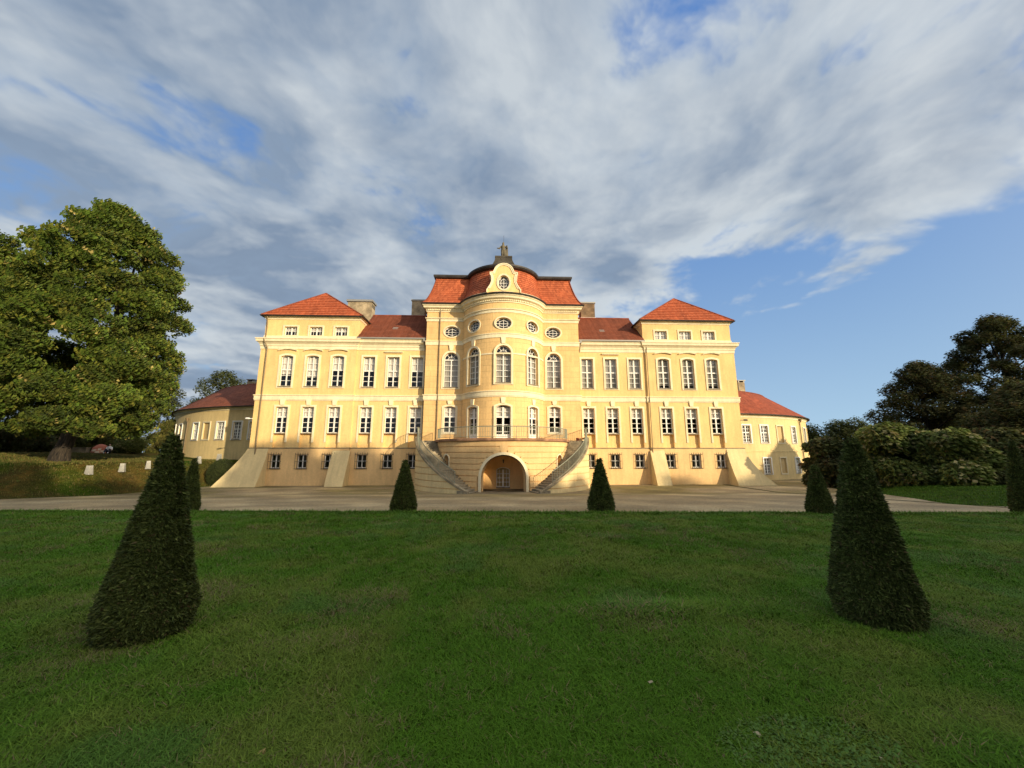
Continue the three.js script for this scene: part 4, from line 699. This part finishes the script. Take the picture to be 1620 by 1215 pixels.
// the two big trees at the left
{
  const rad = (t) => [5.2, 7.0, 7.5, 7.3, 6.8, 6.4, 5.6, 3.6, 1.4][Math.round(clamp(t) * 8)];
  const lob = envelope(104, 2.6, 22.4, (t) => rad(t) * 0.9, 1.55, 5, 1.1, 0.2, 0.5, 0.6);
  tree('broadleaf_tree', 'tall sunlit green tree in front of the left gallery wing', null, -36.3, 6.6, { lobes: lob, trunkH: 12, r: 0.5, n: 25000, size: 0.84, pal: 'lime', seed: 21, lean: [2.6, 0], limbs: 12, leaf: 0, inner: 0.55 });
  const lob2 = envelope(84, 3.4, 20.0, rad, 1.65, 15, -1.2, 0, 0.5, 0.55);
  tree('broadleaf_tree', 'leafy tree cut by the left edge of the picture', null, -46.5, 7.2, { lobes: lob2, trunkH: 12, r: 0.5, n: 15000, size: 1.0, pal: 'lime', seed: 41, leaf: 0, inner: 0.55 });
}
// trees at the right
{
  const rad = (t) => [3.5, 5.6, 6.6, 6.4, 5.6, 4.4, 2.6, 1][Math.round(clamp(t) * 7)];
  const mk = (x, z, h, w, seed, label, n = 5200) => tree('dark_tree', label, null, x, z, { lobes: envelope(58, 3.0, h - 1, (t) => rad(t) * w, 1.4, seed, 0, 0, 0.25, 0.65), trunkH: h * 0.7, r: 0.4, n, size: 1.25, pal: 'dark', seed, leaf: 1, inner: 0.4, limbs: 14 });
  mk(64.5, -6, 21.5, 1.3, 61, 'tall dark tree with sky showing through, at the right edge', 11000);
  mk(56.0, -8.5, 16.0, 1.0, 62, 'middle dark tree left of the tall one at the right edge', 6500);
  mk(47.8, 6.8, 9.5, 0.62, 63, 'dark tree low behind the right shrubs at the picture edge');
  const far = (x, z, h, w, seed, label) => tree('distant_tree', label, null, x, z, { lobes: envelope(26, 1.5, h - 1, (t) => 4.2 * w * Math.sqrt(clamp(1 - (t - 0.35) ** 2 * 1.9)), 1.6, seed), trunkH: h * 0.6, r: 0.3, n: 2600, size: 1.5, pal: 'back', seed, leaf: 1, inner: 0.4, limbs: 6 });
  far(62, -27, 9.4, 1.1, 71, 'rounded distant tree above the shrubs right of the gallery'); far(51, -24, 8.2, 0.9, 72, 'small distant tree next to the end of the right gallery'); far(72, -20, 9.5, 1.2, 73, 'distant tree right of the rounded one beyond the shrubs'); far(80, -10, 10, 1.2, 74, 'distant dark tree behind the right shrub mass');
  far(-52, -34, 15.5, 1.3, 75, 'distant green treetop above the left gallery roof'); far(-63, -30, 15, 1.6, 76, 'distant tree behind the left gallery, beyond the big tree');
  far(-72, -12, 14, 1.8, 77, 'shaded tree behind the leftmost trunk'); far(-60, -16, 12, 1.6, 78, 'shaded tree between the left gallery and the picture edge');
}
// shrubs
function shrub(name, label, group, x, z, w, h, n, pal, seed, leaf = 2, size = 0.55) {
  const g = thing(null, name, label, 'shrub', group); g.position.set(x, ground(x, z), z); const r = rng(seed), lobes = [];
  for (let i = 0; i < 22; i++) { const a = r() * 2 * PI, t = r(), k = Math.sqrt(r()) * w * 0.72 * Math.sqrt(1 - t * t * 0.8); lobes.push([k * Math.cos(a), 0.35 + t * (h - w * 0.28), k * Math.sin(a), w * 0.30 * (0.7 + 0.6 * r())]); }
  const stems = []; for (let i = 0; i < 5; i++) { const L = lobes[i]; stems.push(tube([V((r() - 0.5) * 0.6, -0.1, (r() - 0.5) * 0.6), V(L[0] * 0.4, L[1] * 0.5, L[2] * 0.4), V(L[0], L[1], L[2])], 0.07, 0.02, 5)); } part('stem', mergeGeometries(stems), M.bark, g);
  const c = scatter('foliage', LEAF[leaf], M.leaf, crownList(lobes, n, size, PAL[pal], seed + 3, 0.5), g); c.userData.kind = 'stuff'; return g;
}
shrub('rhododendron', 'dark shrub against the end of the right gallery wing', 'big shrubs right of the palace', 31.8, 3.4, 2.6, 4.6, 2600, 'dark', 201);
shrub('rhododendron', 'tall broad leafy shrub behind the right foreground cone', 'big shrubs right of the palace', 34.4, 6.4, 3.4, 5.3, 4200, 'shrub', 202);
shrub('rhododendron', 'big-leaved shrub with pale patches right of the near cone', 'big shrubs right of the palace', 36.2, 9.0, 3.2, 4.2, 4200, 'shrub', 203);
shrub('rhododendron', 'olive-tinted shrub at the back of the right shrub mass', 'big shrubs right of the palace', 38.6, 4.0, 3.4, 5.4, 3200, 'olive', 204);
shrub('rhododendron', 'low dark shrub at the right end of the shrub mass', 'big shrubs right of the palace', 39.8, 8.4, 2.6, 3.0, 2600, 'dark', 205);
shrub('rhododendron', 'dark shrub under the trees at the right picture edge', 'big shrubs right of the palace', 44.5, 7.6, 3.4, 4.6, 3200, 'dark', 206);
shrub('rhododendron', 'dark shrub behind the cone at the right picture edge', 'big shrubs right of the palace', 50, 9, 3.6, 5.0, 3200, 'dark', 207);
shrub('garden_shrub', 'yellowish sunlit shrub behind the seated person', 'shrubs behind the left bank', -50, -12.5, 3.4, 3.6, 2600, 'olive', 211, 0, 0.9);
shrub('garden_shrub', 'yellow-green shrub beside the left gallery end', 'shrubs behind the left bank', -44.5, -14.5, 2.8, 4.2, 2400, 'olive', 212, 0, 0.9);
shrub('garden_shrub', 'clipped dark shrub left of the gallery wing wall', 'shrubs behind the left bank', -44.2, -8.4, 1.9, 1.6, 1500, 'shrub', 213, 3, 0.9);
shrub('garden_shrub', 'dark shrub in shade behind the big left trunk', 'shrubs behind the left bank', -50, -2.5, 3.2, 3.0, 2400, 'dark', 214, 0, 0.9);
shrub('garden_shrub', 'broad dark shrub at the left picture edge behind the trees', 'shrubs behind the left bank', -58, -1, 4.0, 3.8, 2600, 'dark', 215, 0, 1.0);
shrub('garden_shrub', 'dark shrub farthest left under the tree cut by the edge', 'shrubs behind the left bank', -64, 6, 4.2, 4.2, 2400, 'dark', 216, 0, 1.0);
shrub('garden_shrub', 'shaded shrub between the two left tree trunks', 'shrubs behind the left bank', -55, -9, 3.6, 4.4, 2400, 'back', 217, 0, 1.0);
// the row of park trees behind the viewer, which shades lawn and drive
{
  const lobes = envelope(60, 3.2, 19.2, (t) => [3.6, 4.6, 5.0, 5.0, 4.8, 4.3, 3.5, 2.3, 1.1][Math.round(clamp(t) * 8)], 2.0, 301);
  const proto = new THREE.Group(); woody(proto, 13, 0.42, lobes, 301, 5); const c = scatter('crown', LEAF[2], M.leafFar, crownList(lobes, 3000, 1.25, PAL.lime, 302, 0.45), proto); c.userData.kind = 'stuff';
  const topAt = (x) => (x < 44 ? 26.4 : x < 48 ? 29.0 : x < 62 ? 31.8 : x < 82 ? 26.2 : x < 103 ? 27.9 : 29.5), r = rng(303); let first = true; // x here is 72 m right of the façade point that the crown shades
  for (const [z, dx, ph] of [[72, 7.6, 0], [79, 7.8, 3.6]]) for (let x = -4 + ph; x < 146; x += dx) {
    const t = first ? proto : proto.clone(); first = false; const X = x + (r() - 0.5) * 1.6, Z = z + (r() - 0.5) * 2, k = (topAt(X - (Z - 72)) - 1.7 + (r() - 0.5) * 0.8) / 20.3;
    thing(t, 'park_tree', 'tall leafy tree in the park row behind the lawn', 'tree', 'park trees facing the palace'); t.position.set(X, ground(X, Z), Z); t.scale.set(1.12, k, 1.12); t.rotation.y = r() * 6.28;
  }
}
// ---------------------------------------------------------------- clipped yew cones
{
  const spray = (seed, n, len, w) => { const r = rng(seed), m = new MB(), q = new THREE.Quaternion(); for (let i = 0; i < n; i++) { q.setFromEuler(new THREE.Euler((r() - 0.5) * 2.0, (r() - 0.5) * 2.0, r() * 6.28)); const f = (x, y, z) => V(x, y, z).applyQuaternion(q), L = len * (0.6 + 0.8 * r()); m.quad(f(0, 0, 0), f(w / 2, L * 0.4, 0.1 * L), f(0, L, 0.28 * L), f(-w / 2, L * 0.4, 0.1 * L), [0, 0], [1, 0], [1, 1], [0, 1]); } return m.geo(); };
  const S1 = spray(401, 7, 0.038, 0.015), S2 = spray(402, 7, 0.085, 0.03);
  const palN = [[0.085, 0.108, 0.026, 5], [0.058, 0.076, 0.020, 4], [0.13, 0.155, 0.04, 1.6], [0.12, 0.09, 0.04, 0.4]], palF = palN;
  function cone(x, z, w, h, label, o) {
    const g = thing(null, 'yew_cone', label, 'topiary', 'clipped yew cones along the lawn'); g.position.set(x, ground(x, z), z); const r = rng(o.seed), R = w / 2;
    const prof = (t) => R * (t < 0.10 ? mix(0.90, 1, t / 0.10) : Math.pow(1 - (t - 0.10) / 0.90, o.pow ?? 0.92) + 0.02), bump = (t, a) => 1 + 0.07 * (vnoise(Math.cos(a) * 1.6 + o.seed, t * 7 + Math.sin(a) * 1.6) - 0.5) + 0.06 * (vnoise(a * 12 * (1.05 - t) + 3, t * 46 + o.seed) - 0.5);
    const pts = []; for (let i = 0; i <= 24; i++) { const t = i / 24; pts.push(new THREE.Vector2(Math.max(0.001, prof(t) * 0.88), 0.05 + t * (h - 0.08))); } part('core', new THREE.LatheGeometry(pts, 28), M.yewShadeCore, g); // dark core: shade between the sprays put into its colour
    const list = []; for (let i = 0; i < o.n; i++) { const t = 1 - Math.sqrt(1 - r() * 0.999), a = r() * 2 * PI, rr = prof(t) * bump(t, a + (a > PI ? 0 : 0)) * (0.945 + 0.06 * r()); list.push([V(rr * Math.cos(a), 0.03 + t * h, rr * Math.sin(a)), new THREE.Euler((r() - 0.5) * 2.2, PI / 2 - a + (r() - 0.5) * 1.6, (r() - 0.5) * 3.4, 'YXZ'), 0.6 + 0.7 * r(), pick(palN, r).map((q) => q * (0.55 + 0.95 * vnoise(a * 24 * (1.05 - t) + 9, t * 90))) ]); }
    const c = scatter('foliage', o.near ? S1 : S2, M.yew, list, g); c.userData.kind = 'stuff';
    const st = []; for (let i = 0; i < 4; i++) { const a = r() * 6.28; st.push(tube([V(Math.cos(a) * R * 0.3, -0.1, Math.sin(a) * R * 0.3), V(Math.cos(a) * R * 0.4, 0.1, Math.sin(a) * R * 0.4), V(Math.cos(a) * R * 0.3, 0.3, Math.sin(a) * R * 0.3)], 0.018, 0.012, 5)); } part('stem', mergeGeometries(st), M.bark, g);
  }
  cone(-4.11, 35.6, 0.75, 2.04, 'large clipped yew cone in the left foreground of the lawn', { n: 36000, near: 1, seed: 411 });
  cone(3.59, 35.6, 0.74, 2.0, 'large clipped yew cone in the right foreground of the lawn', { n: 34000, near: 1, seed: 412, pow: 0.85 });
  cone(-13.95, 22.1, 0.70, 2.3, 'small distant yew cone just behind the left foreground cone', { n: 4200, seed: 413 });
  cone(-4.53, 22.8, 0.98, 2.22, 'distant yew cone on the lawn edge left of the stairs', { n: 4200, seed: 414 });
  cone(3.82, 23.4, 0.98, 2.25, 'distant yew cone on the lawn edge right of the stairs', { n: 4200, seed: 415 });
  cone(12.1, 24.8, 0.82, 1.93, 'distant yew cone left of the right foreground cone', { n: 4200, seed: 416 });
  cone(20.6, 24.8, 0.75, 2.95, 'dark yew cone cut by the right picture edge', { n: 4200, seed: 417 });
}
{ // dark clipped hedge beside the left corner buttress
  const g = thing(null, 'clipped_hedge', 'dark clipped hedge between the bank and the left corner buttress', 'hedge'); g.position.set(-27.95, 0.35, -0.3); const r = rng(431), list = [];
  part('core', new THREE.SphereGeometry(1, 16, 10).scale(0.95, 1.2, 0.95).translate(0, 0.85, 0), M.yewShadeCore, g);
  for (let i = 0; i < 3200; i++) { const u = r() * 2 - 1, a = r() * 6.28, c = Math.sqrt(1 - u * u); list.push([V(c * Math.cos(a) * 1.05, 0.85 + u * 1.32, c * Math.sin(a) * 1.05), new THREE.Euler((r() - 0.5) * 2, PI / 2 - a, (r() - 0.5)), 1 + r(), pick([[0.045, 0.062, 0.017, 4], [0.062, 0.08, 0.02, 2]], r)]); } scatter('foliage', LEAF[3], M.leaf, list.map((l) => [l[0], l[1], l[2] * 0.35, l[3]]), g).userData.kind = 'stuff';
}
// ---------------------------------------------------------------- bollards, person, red shelter
{
  const proto = new THREE.Group(), m = new MB(), a = 0.13, b = 0.19; m.hex([V(-b, 0, b), V(b, 0, b), V(a, 0.66, a), V(-a, 0.66, a), V(-b, 0, -b), V(b, 0, -b), V(a, 0.66, -a), V(-a, 0.66, -a)]); part('post', m, M.bollard, proto); part('cap', new MB().box(-0.14, 0.14, 0.66, 0.71, -0.14, 0.14), M.bollard, proto);
  const spots = [[139, 'white stone bollard farthest left on the bank', -32.85, 7.55], [192, 'white stone bollard second from the left on the bank', -32.4, 5.3], [233, 'white bollard partly hidden behind the left foreground cone', -31.96, 3.4], [314, 'white bollard between the small left cone and the gallery wall', -30.6, -0.65], [346, 'white bollard next to the dark hedge below the gallery', -30.1, -2.8]];
  spots.forEach(([, label, x, z], i) => { const t = i ? proto.clone() : proto; thing(t, 'stone_bollard', label, 'bollard', 'white bollards along the bank'); t.position.set(x, ground(x, z) - 0.02, z); t.rotation.y = i * 0.4; });
  const g = thing(null, 'person', 'person in white top and dark trousers sitting on the grass', 'person'); g.position.set(-44.2, ground(-44.2, -5.6) + 0.02, -5.6); g.rotation.y = 0.5;
  const skin = std(lin(0.50, 0.33, 0.24)), legs = [], L = (s) => [[V(0.1 * s, 0.12, 0), V(0.15 * s, 0.42, 0.42), 0.1, 0.075], [V(0.15 * s, 0.42, 0.42), V(0.16 * s, 0.07, 0.74), 0.07, 0.05], [V(0.16 * s, 0.06, 0.74), V(0.17 * s, 0.05, 0.92), 0.05, 0.035]];
  const arm = (s) => [[V(0.19 * s, 0.62, -0.05), V(0.25 * s, 0.38, 0.12), 0.055, 0.045], [V(0.25 * s, 0.38, 0.12), V(0.14 * s, 0.4, 0.36), 0.042, 0.035], ...[0, 1, 2, 3, 4].map((k) => [V(0.14 * s, 0.4, 0.36), V(0.14 * s + (k - 2) * 0.014, 0.38 + (k === 0 ? 0.03 : 0), 0.44 + (k % 2) * 0.01), 0.02, 0.011])];
  const bodyBones = [[V(0, 0.12, 0), V(0, 0.38, -0.06), 0.16, 0.15], [V(0, 0.38, -0.06), V(0, 0.62, -0.06), 0.15, 0.16], [V(-0.15, 0.64, -0.06), V(0.15, 0.64, -0.06), 0.07, 0.07], [V(0, 0.68, -0.05), V(0, 0.78, -0.03), 0.055, 0.05], [V(0, 0.88, -0.01), V(0, 0.96, -0.02), 0.085, 0.085], [V(0, 0.87, 0.07), V(0, 0.9, 0.09), 0.018, 0.014], ...L(1), ...L(-1), ...arm(1), ...arm(-1)];
  const bd = part('body', body(bodyBones, 0.035, V(-0.6, -0.1, -0.4), V(0.6, 1.1, 1.0), 72), skin, g);
  part('trousers', body([[V(0, 0.13, 0), V(0, 0.22, -0.02), 0.185, 0.175], ...L(1).slice(0, 2).map((b) => [b[0], b[1], b[2] + 0.02, b[3] + 0.02]), ...L(-1).slice(0, 2).map((b) => [b[0], b[1], b[2] + 0.02, b[3] + 0.02])], 0.04, V(-0.6, -0.1, -0.4), V(0.6, 1.1, 1.0), 56), std(lin(0.02, 0.02, 0.03)), g);
  part('shirt', body([[V(0, 0.26, -0.03), V(0, 0.62, -0.06), 0.185, 0.18], [V(-0.15, 0.64, -0.06), V(0.15, 0.64, -0.06), 0.09, 0.09], [V(0.19, 0.62, -0.05), V(0.25, 0.4, 0.1), 0.075, 0.062], [V(-0.19, 0.62, -0.05), V(-0.25, 0.4, 0.1), 0.075, 0.062]], 0.04, V(-0.6, -0.1, -0.6), V(0.6, 1.1, 0.6), 48), std(lin(0.78, 0.77, 0.75)), g);
  part('hair', body([[V(0, 0.93, -0.035), V(0, 0.99, -0.03), 0.095, 0.08]], 0.02, V(-0.2, 0.75, -0.25), V(0.2, 1.15, 0.15), 24), std(lin(0.05, 0.035, 0.02)), g);
  part('shoe', new THREE.SphereGeometry(1, 10, 8).scale(0.055, 0.05, 0.13).translate(0.165, 0.055, 0.85), std(lin(0.7, 0.7, 0.7)), g); part('shoe', new THREE.SphereGeometry(1, 10, 8).scale(0.055, 0.05, 0.13).translate(-0.165, 0.055, 0.85), std(lin(0.7, 0.7, 0.7)), g);
  const k = thing(null, 'picnic_shelter', 'low rounded red shelter with cream patches left of the seated person', 'shelter'); k.position.set(-45.9, ground(-45.9, -6.4), -6.4); k.rotation.y = 0.4;
  const dome = new THREE.SphereGeometry(1, 24, 10, 0, 2 * PI, 0, PI / 2).scale(0.78, 1.0, 0.6), dp = dome.attributes.position; for (let i = 0; i < dp.count; i++) { const f = 1 + 0.07 * Math.sin(i * 2.3); dp.setXYZ(i, dp.getX(i) * f, dp.getY(i), dp.getZ(i) * f); } dome.computeVertexNormals();
  part('canopy', dome, std(lin(0.52, 0.17, 0.10)), k); const pm = new MB(); for (const [x, y, w] of [[-0.3, 0.3, 0.42], [0.12, 0.42, 0.3], [0.38, 0.2, 0.36], [-0.02, 0.13, 0.4]]) { const z = 0.64 * Math.sqrt(Math.max(0, 1 - (x / 0.78) ** 2 - (y / 1.0) ** 2)) + 0.02; pm.hex([V(x - w / 2, y - 0.1, z), V(x + w / 2, y - 0.13, z), V(x + w / 2.6, y + 0.12, z - 0.03), V(x - w / 2.6, y + 0.1, z - 0.03), V(x - w / 2, y - 0.1, z - 0.2), V(x + w / 2, y - 0.13, z - 0.2), V(x + w / 2.6, y + 0.12, z - 0.2), V(x - w / 2.6, y + 0.1, z - 0.2)]); } part('patch', pm, std(lin(0.75, 0.6, 0.45)), k);
  const wl = thing(null, 'low_wall', 'low pale wall left of the red shelter on the bank', 'wall'); wl.position.set(-48.4, ground(-48.4, -6.4), -6.4); part('body', new MB().box(-1.1, 1.1, -0.2, 0.55, -0.2, 0.2), M.chimney, wl); part('coping', new MB().box(-1.15, 1.15, 0.55, 0.63, -0.25, 0.25), M.coping, wl);
}
// ---------------------------------------------------------------- grass
{
  const tuft = (seed, n, h, lean, spread, w) => { const r = rng(seed), m = new MB(); for (let i = 0; i < n; i++) { const a = r() * 6.28, x = (r() - 0.5) * spread, z = (r() - 0.5) * spread, H = h * (0.6 + 0.6 * r()), l = lean * (0.3 + r()) * H, dx = Math.cos(a) * l, dz = Math.sin(a) * l, px = -Math.sin(a) * w / 2, pz = Math.cos(a) * w / 2, b = a + 1.2 * (r() - 0.5); const p1 = V(x + dx * 0.35, H * 0.6, z + dz * 0.35), p2 = V(x + dx * 1.1 + Math.cos(b) * 0.15 * H, H * 0.92, z + dz * 1.1 + Math.sin(b) * 0.15 * H); m.quad(V(x - px, -0.01, z - pz), V(x + px, -0.01, z + pz), V(p1.x + px * 0.8, p1.y, p1.z + pz * 0.8), V(p1.x - px * 0.8, p1.y, p1.z - pz * 0.8), [0, 0], [1, 0], [1, 1], [0, 1]); m.tri(V(p1.x - px * 0.8, p1.y, p1.z - pz * 0.8), V(p1.x + px * 0.8, p1.y, p1.z + pz * 0.8), p2, [0, 0], [1, 0], [1, 1]); } return m.geo(); };
  const r = rng(501), list = [], cones = [[-4.14, 35.6, 0.4], [3.59, 35.6, 0.38]], col = (x, z) => {
    const n = fbm(x * 0.55 + 9, z * 0.55 + 4, 4), f = fbm(x * 2.2 + 19, z * 2.2 + 14, 3), k = sstep(0.44, 0.66, n * 0.65 + f * 0.35), c = sstep(0.60, 0.72, fbm(x * 0.8 + 31, z * 0.8 + 22, 3)); // straw-tinted and blue-green patches of turf
    return [mix(mix(0.082, 0.145, k), 0.095, c), mix(mix(0.185, 0.205, k), 0.19, c), mix(mix(0.011, 0.027, k), 0.026, c)];
  };
  const N = 300000, d0 = 0.7, d1 = 17.5;
  for (let i = 0; i < N; i++) {
    const d = d0 * Math.pow(d1 / d0, r()), z = 40.3 - d, x = -0.5 + d * 0.038 + (r() * 2 - 1) * (d * 1.48 + 0.9); if (z < lawnEdge(x) + 0.02 || moundDist(x, z) > -0.3 && x > 20) continue;
    if (cones.some(([a, b, q]) => Math.hypot(x - a, z - b) < q)) continue;
    const c0 = col(x, z), patch = Math.exp(-(((x - 1.5) / 0.75) ** 2 + ((z - 35.25) / 0.28) ** 2)), c = c0.map((q) => q * (1 + patch * 0.15)), dry = r() < 0.04 + 0.25 * sstep(0.58, 0.75, fbm(x * 0.9 + 61, z * 0.9 + 33, 3)), v = 0.7 + 0.6 * r(); const s = (0.85 + 0.5 * r()) * (1 + d * 0.085) * (1 + patch * 0.9) * (0.75 + 0.5 * vnoise(x * 1.3, z * 1.3));
    list.push([V(x, ground(x, z), z), new THREE.Euler((r() - 0.5) * 0.3, r() * 6.28, (r() - 0.5) * 0.3), s, dry ? [0.22 * v, 0.17 * v, 0.08 * v] : [c[0] * v, c[1] * v, c[2] * v]]);
  }
  const gr = scatter('grass_blades', tuft(502, 8, 0.036, 0.9, 0.075, 0.0042), M.grass, list); thing(gr, 'grass_blades', 'short mown grass blades over the foreground lawn', 'grass', null, 'stuff');
  // rougher tufts along the lawn's edge, the mound and the bank
  const e = []; for (let i = 0; i < 26000; i++) { let x, z; const k = r(); if (k < 0.35) { x = -32 + r() * 56; z = lawnEdge(x) + r() * 0.5; } else if (k < 0.75) { x = -24 - r() * 26; z = -4 + r() * 19; if (bankDist(x, z) < 0.1) continue; } else { x = 22 + r() * 24; z = 8 + r() * 18; if (moundDist(x, z) < 0.05) continue; } const c = k >= 0.35 && k < 0.75 ? (r() < 0.5 ? [0.15, 0.12, 0.04] : [0.09, 0.11, 0.025])   : [0.085, 0.165, 0.018], v = 0.7 + 0.6 * r(); e.push([V(x, ground(x, z), z), new THREE.Euler((r() - 0.5) * 0.3, r() * 6.28, (r() - 0.5) * 0.3), 1.6 + 1.6 * r(), c.map((q) => q * v)]); }
  thing(scatter('rough_grass', tuft(503, 8, 0.045, 0.8, 0.12, 0.008), M.grass, e), 'rough_grass', 'rougher grass on the bank, mound and lawn edge', 'grass', null, 'stuff');
  // broad-leaved clover patches
  const cl = leafCluster(505, 6, 0.03, 0.022, 0.02, 0.0), q = []; for (const [px, pz, pr, n] of [[-0.95, 38.1, 0.34, 900], [1.3, 37.5, 0.4, 500], [-2.3, 38.6, 0.4, 500], [0.1, 38.9, 0.35, 500]]) for (let i = 0; i < n; i++) { const a = r() * 6.28, k = Math.sqrt(r()) * pr, x = px + k * Math.cos(a) * 1.3, z = pz + k * Math.sin(a) * 0.8; q.push([V(x, ground(x, z) + 0.03, z), new THREE.Euler(0, r() * 6.28, 0), 0.8 + 0.5 * r(), pick([[0.085, 0.16, 0.03, 3], [0.11, 0.19, 0.04, 1]], r)]); }
  thing(scatter('clover', cl, M.grass, q), 'clover', 'bluish clover patches in the foreground lawn', 'clover', null, 'stuff');
  // fallen leaves
  const lg = new THREE.PlaneGeometry(0.07, 0.05, 4, 2), lp = lg.attributes.position; for (let i = 0; i < lp.count; i++) lp.setZ(i, 0.012 * Math.cos(lp.getX(i) * 60) + 0.006 * Math.sin(lp.getY(i) * 90)); lg.rotateX(-PI / 2); lg.computeVertexNormals();
  const lm = [std(lin(0.40, 0.33, 0.20), { side: THREE.DoubleSide }), std(lin(0.45, 0.27, 0.10), { side: THREE.DoubleSide })];
  [[0.62, 36.75], [0.02, 36.6], [1.05, 37.35], [1.6, 37.6], [-1.55, 38.3], [0.9, 36.2], [1.75, 35.9], [-3.0, 36.9], [2.6, 36.4], [-0.5, 35.3], [-1.9, 37.4], [0.4, 38.4]].forEach(([x, z], i) => { const m = part('fallen_leaf', lg, lm[i % 3 === 1 ? 1 : 0]); m.position.set(x, ground(x, z) + 0.035, z); m.rotation.set((r() - 0.5) * 0.6, r() * 6, (r() - 0.5) * 0.6); m.scale.setScalar(0.4 + 0.4 * r()); thing(m, 'fallen_leaf', 'small dry fallen leaf lying on the foreground lawn', 'leaf', 'fallen leaves on the lawn'); });
}
renderer.render(scene, camera);
